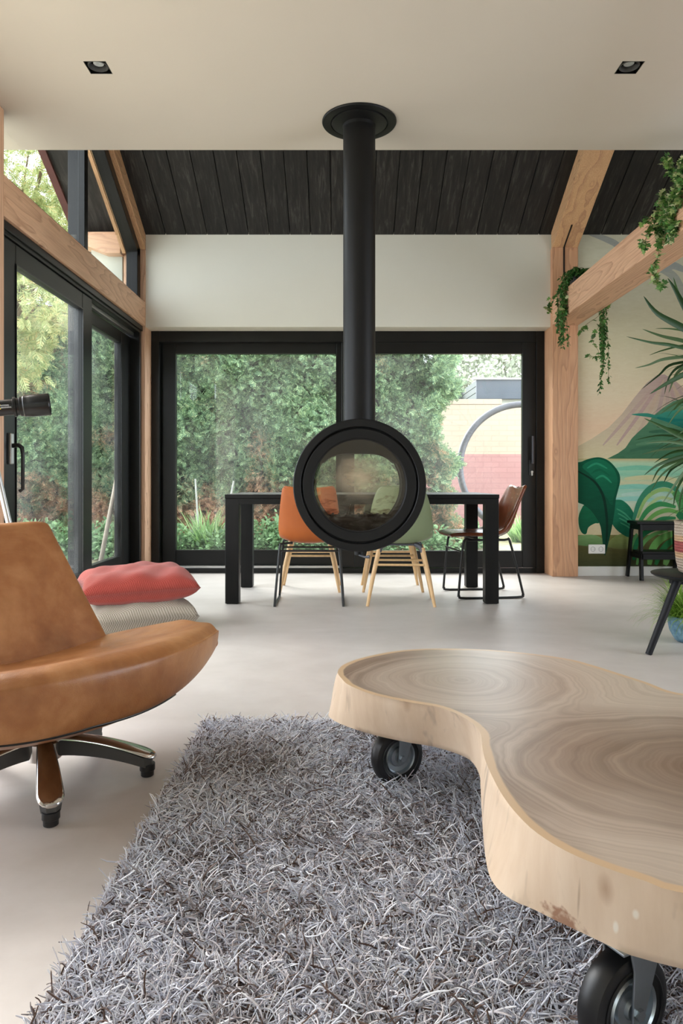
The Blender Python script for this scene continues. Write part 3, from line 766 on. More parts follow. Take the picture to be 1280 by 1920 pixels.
# recessed lamps
for i, (x, y) in enumerate(DL):
    r = thing('downlight', ['square black recessed downlight over the side of the tan armchair',
                            'square black recessed downlight above the slab table and potted plants'][i], 'downlight', (x, y, CEIL), group=None)
    mb = MB(); h = 0.05
    mb.box(-h, -h+0.002, -h, h, 0.0, 0.11); mb.box(h-0.002, h, -h, h, 0.0, 0.11); mb.box(-h, h, -h, -h+0.002, 0, 0.11); mb.box(-h, h, h-0.002, h, 0, 0.11); mb.box(-h, h, -h, h, 0.11, 0.113)
    mb.build('housing', M['black_gloss'], r)
    mb = MB(); mb.lathe([(0.047, 0.006), (0.042, 0.004), (0.040, 0.012), (0.040, 0.03), (0.046, 0.03), (0.047, 0.006)], 28)
    mb.box(-0.049, 0.049, -0.049, 0.049, 0.014, 0.016) if False else None
    mb.build('gimbal_ring', M['grey_plastic'], r, smooth=40)
    mb = MB(); mb.lathe([(0.0, 0.022), (0.012, 0.020), (0.024, 0.022), (0.0255, 0.03), (0.026, 0.06), (0.018, 0.085)], 24, (0.0, 0.006, 0), cap1=True)
    mb.build('spot_lamp', M['lamp_lens'], r, smooth=50)

# ---------------------------------------------------------------- the mural
def px_paint(px, py): return ((px-PX0)*(YW-0.002)/F, CAMZ-(py-PY0)*(YW-0.002)/F)
class Mural:
    def __init__(s): s.V = []; s.C = []; s.Fc = []; s.k = 0
    def poly(s, pts, cols, n=1):
        """pts in photo pixels; colours one per point or a (top, bottom) pair"""
        y = YW-0.0008-0.00008*s.k; s.k += 1
        o = len(s.V); ys_ = [p[1] for p in pts]; lo, hi = min(ys_), max(ys_)
        cx = sum(p[0] for p in pts)/len(pts); cy = sum(ys_)/len(pts)
        def c(p):
            if isinstance(cols[0], tuple):
                t = (p[1]-lo)/(hi-lo+1e-6); a, b = S(*cols[0]), S(*cols[1])
                return tuple(a[i]*(1-t)+b[i]*t for i in range(3))+(1,)
            return S(*cols)
        for p in pts:
            x, z = px_paint(*p); s.V.append((x, y, z)); s.C.append(c(p))
        s.Fc.append(tuple(range(o, o+len(pts))))
    def grad(s, x0, x1, stops):
        y = YW-0.0008-0.00008*s.k; s.k += 1
        for (ya, ca), (yb, cb) in zip(stops, stops[1:]):
            o = len(s.V)
            for (px, py, cc) in ((x0, ya, ca), (x1, ya, ca), (x1, yb, cb), (x0, yb, cb)):
                x, z = px_paint(px, py); s.V.append((x, y, z)); s.C.append(S(*cc))
            s.Fc.append((o, o+1, o+2, o+3))
    def stroke(s, pts, w, col, taper=True, w0=0.25):
        P = catmull([(p[0], p[1], 0) for p in pts], 6); n = len(P); L = []; R = []
        for i, p in enumerate(P):
            a = P[max(i-1, 0)]; b = P[min(i+1, n-1)]; dx, dy = b[0]-a[0], b[1]-a[1]; q = math.hypot(dx, dy)+1e-6
            ww = w*0.5*(w0+(1-w0)*math.sin(PI*min(1, (i+0.5)/n))**0.7 if taper else 1)
            L.append((p[0]-dy/q*ww, p[1]+dx/q*ww)); R.append((p[0]+dy/q*ww, p[1]-dx/q*ww))
        y = YW-0.0008-0.00008*s.k; s.k += 1
        o = len(s.V)
        for p in L+R:
            x, z = px_paint(*p); s.V.append((x, y, z)); s.C.append(S(*col))
        for i in range(n-1): s.Fc.append((o+i, o+i+1, o+n+i+1, o+n+i))
    def blob(s, pts, cols): s.poly([(p[0], p[1]) for p in catmull([(q[0], q[1], 0) for q in pts], 5, True)], cols)
def c5(*pts): return [(960+a*0.29167, 700+b*0.29167) for a, b in pts]
def c2(*pts): return [(1160+a*0.25, 500+b*0.25) for a, b in pts]
mu = Mural()
mu.grad(1081, 1425, [(440, (212, 211, 190)), (560, (218, 214, 188)), (640, (219, 212, 180)), (740, (228, 212, 182)), (800, (233, 203, 172)), (860, (234, 214, 180))])
mu.stroke([(1100, 436), (1135, 448), (1160, 462), (1180, 490)], 12, (170, 174, 170))
mu.stroke([(1220, 505), (1245, 507), (1270, 530), (1290, 600), (1286, 740)], 16, (178, 182, 172))
mu.stroke([(1246, 508), (1262, 498), (1285, 508)], 14, (172, 178, 174))
mu.poly([(1081, 838), (1110, 822), (1140, 802), (1165, 777), (1190, 744), (1212, 718), (1232, 703), (1246, 702), (1260, 712), (1282, 740), (1330, 790), (1330, 861), (1081, 861)], [(186, 162, 158), (214, 202, 164)])
for i in range(9):
    x0 = 1238+i*3; x1 = 1130+i*26
    mu.stroke([(x0, 712), ((x0+x1)/2+8, 765), (x1, 835)], 7, [(190, 166, 156), (186, 160, 154), (198, 176, 156), (184, 162, 156)][i % 4], True, 0.1)
mu.poly([(1136, 861), (1158, 850), (1172, 840), (1184, 822), (1196, 810), (1212, 796), (1224, 780), (1242, 765), (1262, 752), (1290, 744), (1425, 742), (1425, 861)], [(96, 142, 112), (64, 112, 84)])
for i in range(6): mu.stroke([(1180+i*12, 846-i*12), (1220+i*14, 838-i*10), (1275+i*10, 840-i*9)], 7, [(58, 106, 82), (88, 134, 104), (74, 122, 92)][i % 3])
mu.grad(1081, 1425, [(860, (196, 180, 130)), (868, (176, 208, 176)), (890, (140, 200, 172)), (905, (206, 206, 168)), (920, (150, 204, 184)), (945, (196, 212, 190)), (975, (214, 202, 168)), (1003, (206, 194, 158))])
for (a, b, c_) in ((1170, 880, (126, 194, 166)), (1190, 898, (204, 204, 160)), (1165, 915, (134, 200, 182)), (1185, 928, (178, 212, 198)), (1160, 938, (146, 204, 192))):
    mu.stroke([(a-20, b), (a+30, b-3), (a+80, b+2)], 9, c_)
mu.grad(1081, 1425, [(1003, (122, 124, 72)), (1025, (84, 82, 46)), (1062, (66, 70, 44))])
mu.blob(c5((380, 1090), (412, 1050), (470, 1038), (530, 1040), (575, 1060), (600, 1090), (560, 1108), (470, 1110)), [(124, 160, 106), (88, 124, 76)])
mu.blob(c5((600, 1110), (640, 1062), (690, 1035), (740, 1035), (770, 1060), (770, 1120), (690, 1130)), [(132, 150, 88), (92, 100, 58)])
mu.blob(c5((470, 845), (440, 880), (425, 930), (430, 990), (450, 1028), (475, 1032), (490, 990), (530, 965), (558, 958), (540, 890)), [(20, 104, 72), (10, 84, 58)])
mu.blob(c5((640, 830), (690, 812), (730, 832), (765, 872), (790, 930), (782, 1000), (752, 1052), (700, 1030), (655, 988), (636, 940)), [(28, 116, 86), (16, 92, 68)])
for i in range(4): mu.stroke(c5((670+i*8, 870+i*30), (720+i*10, 900+i*30), (770, 950+i*22)), 3, (60, 146, 110))
mu.blob(c5((400, 600), (450, 566), (505, 546), (560, 540), (610, 556), (650, 590), (685, 640), (693, 690), (680, 750), (666, 805), (660, 860), (650, 930), (636, 1010), (617, 1090), (595, 1172), (582, 1100), (575, 1040), (565, 980), (540, 930), (505, 882), (460, 846), (400, 800)), [(8, 88, 62), (4, 58, 42)])
mu.blob(c5((450, 600), (500, 562), (560, 552), (610, 572), (655, 620), (676, 680), (668, 740), (650, 800), (640, 850), (600, 790), (545, 700), (495, 645)), [(18, 112, 80), (10, 84, 60)])
for i in range(4): mu.stroke(c5((480+i*28, 610+i*34), (540+i*22, 580+i*40), (610+i*14, 612+i*46)), 4, [(40, 140, 104), (12, 96, 68)][i % 2])
mu.stroke(c5((405, 620), (520, 690), (580, 780), (604, 900), (608, 1020), (596, 1160)), 5, (4, 46, 34))
mu.blob(c5((765, 265), (860, 256), (930, 268), (1000, 245), (1120, 240), (1120, 350), (1040, 330), (960, 302), (890, 284)), [(64, 150, 130), (14, 104, 94)])
mu.stroke(c5((930, 285), (1010, 300), (1110, 300)), 6, (24, 116, 108))
for pts, w, c_ in ((((780, 940), (815, 830), (880, 745), (960, 712), (1040, 735), (1075, 800)), 34, (58, 136, 106)), (((805, 930), (850, 820), (920, 760), (1000, 750), (1060, 790)), 22, (150, 190, 118)),
                   (((838, 930), (880, 850), (950, 800), (1030, 810)), 18, (178, 204, 146)), (((815, 960), (870, 880), (950, 840), (1050, 860)), 30, (64, 148, 90)), (((850, 965), (920, 905), (1000, 880), (1080, 900)), 26, (118, 178, 96)),
                   (((890, 970), (960, 935), (1050, 930)), 22, (52, 136, 88)), (((780, 1200), (800, 1090), (860, 1020), (950, 990), (1060, 1000)), 30, (30, 112, 70)), (((800, 1230), (830, 1110), (900, 1040), (1000, 1010)), 22, (108, 170, 96)),
                   (((880, 1230), (900, 1130), (960, 1060), (1060, 1020)), 42, (112, 172, 92)), (((920, 1230), (960, 1140), (1020, 1080), (1080, 1070)), 34, (50, 130, 76)), (((980, 1232), (1010, 1160), (1070, 1110)), 40, (120, 174, 100)),
                   (((1040, 760), (1090, 830), (1110, 940), (1090, 1060)), 60, (84, 154, 92)), (((1060, 900), (1120, 960), (1130, 1080)), 50, (44, 124, 80)), (((740, 1230), (760, 1120), (800, 1030)), 20, (84, 150, 86))):
    mu.stroke(c5(*pts), w*0.29167*1.15, c_, True, 0.4)
me = bpy.data.meshes.new('mural'); me.from_pydata(mu.V, [], mu.Fc); me.update()
a = me.color_attributes.new('paint', 'FLOAT_COLOR', 'POINT'); a.data.foreach_set('color', np.array(mu.C, dtype=np.float32).ravel())
me.materials.append(M['paint'])
o = finish(me, 'mural')
tag(o, 'painted mural of tropical leaves, lagoon and pink mountain on the back wall', 'mural')

# double socket on the mural
r = thing('power_outlet', 'white double power outlet on the mural wall low beside the thick post', 'power outlet', ((2.215+2.363)/2, YW-0.012, 0.24))
mb = MB().box(-0.075, 0.075, 0, 0.012, -0.041, 0.041); mb.build('cover_plate', M['socket'], r, bevel=0.004)
for sx in (-0.036, 0.036):
    m = MB(); m.lathe([(0.022, -0.0015), (0.0195, -0.002), (0.018, 0.001), (0.0, 0.001)], 24, (sx, 0, 0), 'y')
    s_ = m.build('socket', M['dark_hole'], r, smooth=40)
    m = MB(); m.lathe([(0.0028, -0.0005), (0.0, -0.0005)], 10, (sx-0.0095, 0, 0), 'y'); m.lathe([(0.0028, -0.0005), (0.0, -0.0005)], 10, (sx+0.0095, 0, 0), 'y')
    m.build('contact_hole', M['black_gloss'], s_)
# ================================================================ HANGING FIREPLACE
FC = Vector((0.0926, 3.85, 0.833))
r = thing('fireplace', 'round black tunnel fireplace hanging from the cream ceiling on a thick flue pipe', 'hanging fireplace', (FC.x, FC.y, FC.z-0.345))
oz = 0.345   # local height of the drum's axis
R0 = 0.3405
mb = MB()
for sy in (-1, 1):
    # shell with a raised outer band and a dark groove, front and rear
    mb.lathe([(R0, 0.0), (R0, sy*0.195), (R0-0.004, sy*0.2), (0.304, sy*0.2), (0.300, sy*0.196), (0.300, sy*0.17)], 96, (0, 0, oz), 'y')
body = mb.build('drum', M['stove_black'], r, smooth=35)
mb = MB()
mb.lathe([(0.299, -0.165), (0.299, 0.165)], 72, (0, 0, oz), 'y')
for sy in (-1, 1):
    mb.lathe([(0.2995, sy*0.168), (0.262, sy*0.168)], 72, (0, 0, oz), 'y')
mb.build('groove', M['stove_dark'], body, smooth=35)
for sy, nm in ((-1, 'front'), (1, 'rear')):
    mb = MB(); mb.lathe([(0.291, sy*0.16), (0.291, sy*0.194), (0.287, sy*0.198), (0.243, sy*0.196), (0.238, sy*0.190), (0.236, sy*0.165), (0.262, sy*0.16), (0.291, sy*0.16)], 96, (0, 0, oz), 'y')
    dr = mb.build('door', M['stove_black'], r, smooth=35)
    mb = MB(); mb.lathe([(0.0, sy*0.178), (0.2395, sy*0.178)], 72)
    g = MB(); g.lathe([(0.0001, sy*0.176), (0.2395, sy*0.176), (0.2395, sy*0.180), (0.0001, sy*0.180)], 72, (0, 0, 0), 'y')
    go = g.build('window_glass', M['stove_glass'] if sy < 0 else M['stove_glass_rear'], dr, smooth=35)
    go.location = (0, 0, oz)
    mb = MB(); mb.lathe([(0.2405, sy*0.186), (0.2345, sy*0.184), (0.2345, sy*0.176)], 72, (0, 0, oz), 'y')
    mb.build('glass_seal', M['stove_dark'], dr, smooth=35)
    if sy < 0:
        for a0 in (-172, 8):
            mb = MB(); mb.tube([(0.295*math.cos(math.radians(a)), -0.185, oz+0.295*math.sin(math.radians(a))) for a in range(a0, a0+26, 2)], 0.0045, 8)
            mb.build('latch', M['black_gloss'], dr, smooth=40)
# fire chamber: lining, baffle with rounded shoulders and fire bed
mb = MB()
prof = []
for k in range(0, 49):
    a = 2*PI*k/48; x = 0.236*math.cos(a); z = 0.236*math.sin(a)
    z = min(z, 0.172-0.02*(abs(x)/0.15)**4 if abs(x) < 0.2 else z); z = max(z, -0.165); prof.append((x, z))
rr = [[(x, y, oz+z) for x, z in prof[:-1]] for y in (0.02, 0.15)]
outer = [[(0.258*math.cos(2*PI*k/48), y, oz+0.258*math.sin(2*PI*k/48)) for k in range(48)] for y in (0.02, 0.15)]
mb.rings([outer[0], rr[0], rr[1], outer[1]], True, False, False)
mb.build('lining', M['stove_dark'], r, smooth=30)
mb = MB(); mb.box(-0.168, 0.168, -0.155, 0.15, oz-0.20, oz-0.165)
for i in range(9): mb.box(-0.14+i*0.035-0.006, -0.14+i*0.035+0.006, -0.15, 0.1, oz-0.166, oz-0.155)
mb.build('fire_bed', M['stove_dark'], r)
mb = MB(); mb.tube([(-0.06, -0.15, oz-0.155), (-0.045, -0.10, oz-0.10)], 0.002, 6); mb.build('poker_rod', M['alu'], r)
mb = MB(); mb.lathe([(0.026, 0.0), (0.026, -0.03), (0.02, -0.034), (0.0, -0.034)], 20, (0.0, -0.10, 0.012), cap0=True)
ctl = mb.build('air_control', M['stove_black'], r, smooth=40)
mb = MB().tube([(0.0, -0.12, -0.02), (0.03, -0.20, -0.022), (0.05, -0.205, -0.020)], [0.005, 0.006, 0.009], 8)
mb.build('control_lever', M['grey_metal'], ctl, smooth=40)
zt = CEIL-(FC.z-0.345)
mb = MB(); mb.lathe([(0.0865, oz+0.30), (0.0865, zt-0.001)], 64, (0.003, 0, 0))
pipe = mb.build('flue_pipe', M['stove_black'], r, smooth=35)
mb = MB(); mb.lathe([(0.200, 0.0), (0.2005, -0.004), (0.197, -0.010), (0.160, -0.012), (0.155, -0.010), (0.154, -0.004), (0.150, -0.004), (0.148, -0.014), (0.110, -0.020), (0.090, -0.024), (0.0868, -0.040)], 72, (0.003, 0, zt-0.0005))
mb.build('ceiling_rosette', M['stove_black'], r, smooth=28)

# ================================================================ DINING TABLE
TX0, TX1, TY0, TY1 = -0.805, 1.089, 4.946, 5.80
r = thing('dining_table', 'long black stained wooden dining table behind the hanging fireplace', 'dining table', ((TX0+TX1)/2, (TY0+TY1)/2, 0))
hx, hy = (TX1-TX0)/2, (TY1-TY0)/2
MB().box(-hx-0.003, hx+0.003, -hy-0.003, hy+0.003, 0.732, 0.760).build('tabletop', M['table_black'], r, bevel=0.003)
mb = MB()
for sy in (-1, 1): mb.box(-hx+0.09, hx-0.09, sy*(hy-0.012)-0.011, sy*(hy-0.012)+0.011, 0.692, 0.732)
for sx in (-1, 1): mb.box(sx*(hx-0.012)-0.011, sx*(hx-0.012)+0.011, -hy+0.09, hy-0.09, 0.692, 0.732)
mb.build('apron', M['table_black'], r, bevel=0.002)
for sx in (-1, 1):
    for sy in (-1, 1):
        x0 = sx*hx; x1 = sx*(hx-0.094); y0 = sy*hy; y1 = sy*(hy-0.094)
        l = MB().box(min(x0, x1), max(x0, x1), min(y0, y1), max(y0, y1), 0.004, 0.732).build('leg', M['table_black_z'], r, bevel=0.003)
        MB().box(min(x0, x1)+.01, max(x0, x1)-.01, min(y0, y1)+.01, max(y0, y1)-.01, 0.0, 0.005).build('felt_pad', M['felt'], l)

# ================================================================ DINING CHAIRS
def shell(prof, hw, lift, n=14, mat=None, name='seat_shell', parent=None, thick=0.012, belly=0.0, edge=None):
    P = catmull([(p[0], p[1], w) for p, w in zip(prof, hw)], 4)
    L = catmull([(l, 0, 0) for l in lift], 4)
    rows = []
    for i, (y, z, w) in enumerate(P):
        a = P[max(i-1, 0)]; b = P[min(i+1, len(P)-1)]
        ty, tz = b[0]-a[0], b[1]-a[1]; q = math.hypot(ty, tz); ny, nz = -tz/q, ty/q
        if nz < 0 and abs(nz) > 0.3: ny, nz = -ny, -nz
        # normal towards the sitter: up on the seat, forward on the back
        if ny*1.0+nz*0.8 < 0: ny, nz = -ny, -nz
        row = []
        for k in range(n+1):
            s_ = -1+2*k/n; f = abs(s_)**2.6*L[i][0]
            row.append((s_*w*(1-0.10*abs(s_)**6), y+ny*f, z+nz*f))
        rows.append(row)
    mb = MB(); mb.rings(rows, False, False, False)
    return mb.build(name, mat, parent, smooth=True, solid=thick, subsurf=1)

def wood_chair(name, label, group, x, y, rz):
    r = thing(name, label, 'dining chair', (x, y, 0), rz, group)
    prof = [(0.235, 0.435), (0.20, 0.447), (0.08, 0.436), (-0.06, 0.422), (-0.145, 0.436), (-0.195, 0.50), (-0.222, 0.60), (-0.245, 0.71), (-0.262, 0.795), (-0.268, 0.812)]
    hw = [0.19, 0.215, 0.235, 0.245, 0.25, 0.25, 0.235, 0.21, 0.17, 0.12]
    lift = [0.0, 0.005, 0.02, 0.05, 0.10, 0.13, 0.10, 0.06, 0.03, 0.01]
    s_ = shell(prof, hw, lift, mat=M['sage'], parent=r)
    mb = MB()
    for sx in (-1, 1): mb.tube([(sx*0.10, 0.10, 0.418), (sx*0.135, 0.12, 0.405), (sx*0.15, 0.125, 0.37)], 0.017, 10); mb.tube([(sx*0.10, -0.10, 0.415), (sx*0.135, -0.13, 0.40), (sx*0.15, -0.135, 0.365)], 0.017, 10)
    mb.bar((-0.10, 0.10, 0.416), (0.10, 0.10, 0.416), 0.03, 0.012); mb.bar((-0.10, -0.10, 0.412), (0.10, -0.10, 0.412), 0.03, 0.012)
    mb.bar((0.0, -0.10, 0.41), (0.0, 0.10, 0.415), 0.03, 0.012)
    mb.build('bracket', M['grey_metal'], r, smooth=40)
    for sx in (-1, 1):
        for (ya, yb) in ((0.122, 0.165), (-0.132, -0.215)):
            MB().tube([(sx*0.148, ya, 0.392), (sx*0.19, ya+(yb-ya)*0.5, 0.20), (sx*0.228, yb, 0.0)], [0.0165, 0.0155, 0.0105], 12).build('leg', M['beech'], r, smooth=40)
    for ya in (0.137, -0.163): MB().tube([(-0.172, ya, 0.278), (0.172, ya, 0.278)], 0.0085, 10).build('stretcher', M['beech'], r, smooth=40)
    return r
G1 = 'sage green dining chairs with pale wooden legs'
green = wood_chair('dining_chair', 'sage green dining chair on pale wooden legs, nearest to the fireplace drum on its right', G1, 0.418, 5.06, math.radians(-4))
c = copy_tree(green); c.location = (-0.243, 5.625, 0); c.rotation_euler.z = PI
c['label'] = 'sage green dining chair across the table, its wooden legs showing behind the cognac leather chair'
c = copy_tree(green); c.location = (0.395, 5.635, 0); c.rotation_euler.z = PI
c['label'] = 'sage green dining chair across the table, facing the other green chair from the window side'

def metal_chair(kind, label, x, y, rz):
    r = thing('dining_chair', label, 'dining chair', (x, y, 0), rz)
    lm = M[kind]
    if kind == 'orange_leather':
        prof = [(0.235, 0.44), (0.20, 0.452), (0.08, 0.442), (-0.06, 0.428), (-0.15, 0.438), (-0.195, 0.49), (-0.215, 0.58), (-0.235, 0.69), (-0.252, 0.79), (-0.256, 0.806)]
        hw = [0.19, 0.215, 0.23, 0.235, 0.235, 0.238, 0.232, 0.218, 0.202, 0.185]
        lift = [0.0, 0.005, 0.02, 0.045, 0.075, 0.085, 0.07, 0.045, 0.03, 0.02]
        shell(prof, hw, lift, mat=lm, parent=r, thick=0.018)
        for sx in (-1, 1):
            mb = MB(); mb.tube(catmull([(sx*0.12, -0.12, 0.425), (sx*0.19, -0.145, 0.418), (sx*0.205, -0.155, 0.38), (sx*0.232, -0.216, 0.03), (sx*0.233, -0.20, 0.008), (sx*0.233, 0.0, 0.008), (sx*0.233, 0.16, 0.008), (sx*0.232, 0.175, 0.03), (sx*0.205, 0.14, 0.38), (sx*0.19, 0.13, 0.42), (sx*0.12, 0.12, 0.43)], 4), 0.0085, 10)
            mb.build('sled_leg', M['black_metal'], r, smooth=40)
        for yy, zz in ((-0.158, 0.372), (0.142, 0.37)): MB().tube([(-0.205, yy, zz), (0.205, yy, zz)], 0.0065, 8).build('crossbar', M['black_metal'], r, smooth=40)
    else:
        prof = [(0.285, 0.452), (0.255, 0.462), (0.12, 0.458), (-0.02, 0.446), (-0.115, 0.452), (-0.175, 0.49), (-0.21, 0.57), (-0.243, 0.68), (-0.283, 0.79), (-0.287, 0.803)]
        hw = [0.19, 0.21, 0.225, 0.23, 0.23, 0.225, 0.215, 0.205, 0.19, 0.175]
        lift = [0.0, 0.004, 0.012, 0.03, 0.06, 0.075, 0.06, 0.04, 0.022, 0.015]
        shell(prof, hw, lift, mat=lm, parent=r, thick=0.026)
        P = [(y-0.006 if y < -0.1 else y, z-0.012) for y, z in prof]
        for sx in (-1, 1):
            pts = [(sx*0.205, 0.17, 0.426), (sx*0.205, -0.10, 0.426), (sx*0.205, -0.145, 0.405), (sx*0.205, -0.235, 0.06), (sx*0.205, -0.238, 0.025), (sx*0.205, -0.20, 0.009), (sx*0.205, 0.19, 0.009), (sx*0.205, 0.235, 0.025), (sx*0.205, 0.238, 0.06), (sx*0.205, 0.205, 0.40), (sx*0.205, 0.17, 0.426)]
            MB().tube(catmull(pts, 4), 0.0088, 10).build('sled_leg', M['black_metal'], r, smooth=40)
        for yy, zz in ((0.222, 0.345), (0.08, 0.426), (-0.08, 0.426)): MB().tube([(-0.205, yy, zz), (0.205, yy, zz)], 0.007, 8).build('crossbar', M['black_metal'], r, smooth=40)
    return r
metal_chair('orange_leather', 'cognac orange leather dining chair on black metal legs, left of the fireplace drum', -0.221, 5.075, 0)
metal_chair('brown_leather', 'glossy chestnut brown leather chair on a black wire frame at the right table end', 1.055, 5.372, math.radians(97))

# ================================================================ CUSHIONS
def cushion(name, label, mat, cx, cy, z0, hx, hy, h, rz, seed, sag=0.0, group=None):
    r = np.random.default_rng(seed); n = 40
    mb = MB(); top = []; bot = []
    ph = r.uniform(0, 6, 8)
    for j in range(n+1):
        for i in range(n+1):
            u = -1+2*i/n; v = -1+2*j/n
            # pinched corners, bowed edges
            k = 1-0.07*(1-u*u)*(abs(v)**3); k2 = 1-0.07*(1-v*v)*(abs(u)**3)
            x = u*hx*k2; y = v*hy*k
            f = max(0, (1-u**4)*(1-v**4))**0.42
            wr = 0.010*math.sin(5*u+3*v+ph[0])*math.sin(4*v-2*u+ph[1])+0.006*math.sin(11*u-6*v+ph[2])
            e = (1-max(abs(u), abs(v)))
            wr += 0.012*math.sin(9*u+ph[3])*math.exp(-e*7)*(abs(v) > abs(u))+0.012*math.sin(9*v+ph[4])*math.exp(-e*7)*(abs(u) >= abs(v))
            mid = h*0.42+sag*(u*0.6+v*0.3)
            top.append((x, y, mid+f*h*0.55+wr*f)); bot.append((x, y, max(0.0, mid-f*h*0.46+wr*0.2*f)))
    V = top+bot; N = (n+1)**2; fs = []
    for j in range(n):
        for i in range(n):
            a = j*(n+1)+i; fs.append((a, a+1, a+n+2, a+n+1)); fs.append((N+a+n+1, N+a+n+2, N+a+1, N+a))
    for i in range(n):
        fs.append((i+1, i, N+i, N+i+1)); a = n*(n+1)+i; fs.append((a, a+1, N+a+1, N+a))
        a = i*(n+1); fs.append((a, a+n+1, N+a+n+1, N+a)); a = i*(n+1)+n; fs.append((a+n+1, a, N+a, N+a+n+1))
    mb.add(V, fs)
    o = mb.build(name, mat, None, smooth=True)
    o.location = (cx, cy, z0); o.rotation_euler = (0, 0, rz)
    return tag(o, label, 'cushion', group)
cushion('floor_cushion', 'beige waffle weave floor cushion lying on the floor under the red one', M['beige_cloth'], -1.19, 4.16, 0.0, 0.29, 0.28, 0.215, math.radians(28), 3)
cushion('floor_cushion', 'coral red waffle weave cushion on top of the beige cushion', M['red_cloth'], -1.195, 4.16, 0.175, 0.32, 0.30, 0.19, math.radians(22), 5, sag=0.012)

# ================================================================ TAN LOUNGE CHAIR
AX, AY = -0.85, 2.04; AROT = math.radians(-42)
r = thing('lounge_chair', 'wide tan leather swivel lounge chair on a polished star base at the left', 'lounge chair', (AX, AY, 0), AROT)
VW = 0.535
def seat_section(v):
    t = abs(v)/VW
    uf = 0.315-0.19*t**2.2; ub = -0.30+0.24*t**2.4
    zf = 0.392-0.006*t; zbk = 0.295+0.085*t**1.5
    zbf = 0.20+0.10*t**2.4; zbm = 0.128+0.215*t**2.2
    c = (uf+ub)/2
    zd = (zf+zbk)/2-0.018*(1-t)
    return [(ub, zbk), (c-0.02, zd), (uf-0.10, zf-0.004), (uf-0.045, zf), (uf-0.010, zf-0.018), (uf, zf-0.055*(1-0.6*t)), (uf-0.016, zbf+0.045*(1-0.7*t)), (uf-0.06, zbf+0.004), (c+0.10, (zbm*0.72+zbf*0.28)), (c-0.03, zbm), (ub+0.06, zbm+0.03), (ub, zbk-0.06*(1-0.55*t))]
rings = []
vs = [VW*math.sin(PI/2*k/34) for k in range(-34, 35)]
for k, v in enumerate(vs):
    sec = catmull([(a, b, 0) for a, b in seat_section(v)], 4, True)
    t = abs(v)/VW; q = math.sqrt(max(0.0, 1-((t-0.972)/0.028)**2)) if t > 0.972 else 1.0
    q = max(q, 0.12)
    cu = sum(p[0] for p in sec)/len(sec); cz = sum(p[1] for p in sec)/len(sec)
    rings.append([(cu+(p[0]-cu)*(0.55+0.45*q), v, cz+(p[1]-cz)*q) for p in sec])
mb = MB().rings(rings)
seat = mb.build('seat', M['tan_leather'], r, smooth=True, subsurf=1)
pts = []
for v in vs[5:47]:
    s6 = catmull([(a, b, 0) for a, b in seat_section(v)], 4, True)[26]; pts.append((s6[0]-0.001, v, s6[1]))
tag(MB().tube(pts, 0.004, 8).build('seam', M['black_gloss'], seat, smooth=True), 'dark seam cord under the front edge')
# backrest
rings = []; nb = 44
for k in range(nb+1):
    s_ = k/nb
    hw = 0.335-0.125*s_; th = 0.085-0.03*s_
    u = -0.19-0.25*s_; z = 0.25+0.463*s_
    if s_ > 0.955: q = math.sqrt(max(0.02, 1-((s_-0.955)/0.045)**2)); hw = hw-0.03*(1-q); th = th*max(0.25, q)
    tx, tz = -0.25, 0.475; L_ = math.hypot(tx, tz); nu, nz = tz/L_, -tx/L_
    ring = []
    for j in range(40):
        a = 2*PI*j/40; ca, sa = math.cos(a), math.sin(a)
        vv = hw*math.copysign(abs(ca)**0.35, ca); d = th*0.5*math.copysign(abs(sa)**0.55, sa)
        d += 0.012*(vv/hw)**2 if sa > 0 else 0
        ring.append((u+nu*d, vv, z+nz*d))
    rings.append(ring)
back = MB().rings(rings).build('backrest', M['tan_leather'], r, smooth=True, subsurf=1)
pts = []
for k in range(2, nb):
    ring = rings[k]; pts.append(tuple(ring[0]))
MB().tube(pts, 0.0035, 6).build('piping', M['tan_leather'], back, smooth=True)
# star base
mb = MB(); mb.lathe([(0.0, 0.145), (0.034, 0.145), (0.036, 0.128), (0.052, 0.118), (0.05, 0.07), (0.03, 0.06), (0, 0.06)], 28)
mb.build('hub', M['chrome'], r, smooth=35)
for i in range(5):
    a = math.radians(8+72*i)-AROT
    ca, sa = math.cos(a), math.sin(a)
    tr = []; ur = []
    for k in range(15):
        s_ = k/14; d = 0.03+0.285*s_
        z = 0.122-0.070*s_**1.8; w = 0.022+0.017*s_
        if s_ > 0.88: w *= math.sqrt(max(0.06, 1-((s_-0.88)/0.13)**2)); 
        h = 0.011
        sec = [(-w, 0), (-w*0.82, h*0.85), (-w*0.4, h*1.05), (0, h*1.1), (w*0.4, h*1.05), (w*0.82, h*0.85), (w, 0), (w*0.7, -h*0.5), (-w*0.7, -h*0.5)]
        tr.append([(ca*d-sa*x, sa*d+ca*x, z+y) for x, y in sec])
        hh = 0.046-0.018*s_; w2 = w*0.8; d2 = 0.03+0.272*s_
        ur.append([(ca*d2-sa*x, sa*d2+ca*x, z+y) for x, y in ((-w2, 0.0), (w2, 0.0), (w2*0.85, -hh), (-w2*0.85, -hh))])
    lg = MB().rings(tr).build('base_leg', M['chrome'], r, smooth=35, subsurf=1)
    tag(MB().rings(ur).build('underside', M['grey_plastic'], lg, smooth=30), 'dark grey underside')
    cx, cy = ca*0.288, sa*0.288
    mb = MB(); mb.lathe([(0.022, 0.036), (0.022, 0.018), (0.019, 0.016), (0.0185, 0.002), (0.016, 0.0), (0, 0.0)], 20, (cx, cy, 0), cap0=True)
    tag(mb.build('glide', M['rubber'], lg, smooth=40), 'black rubber glide')

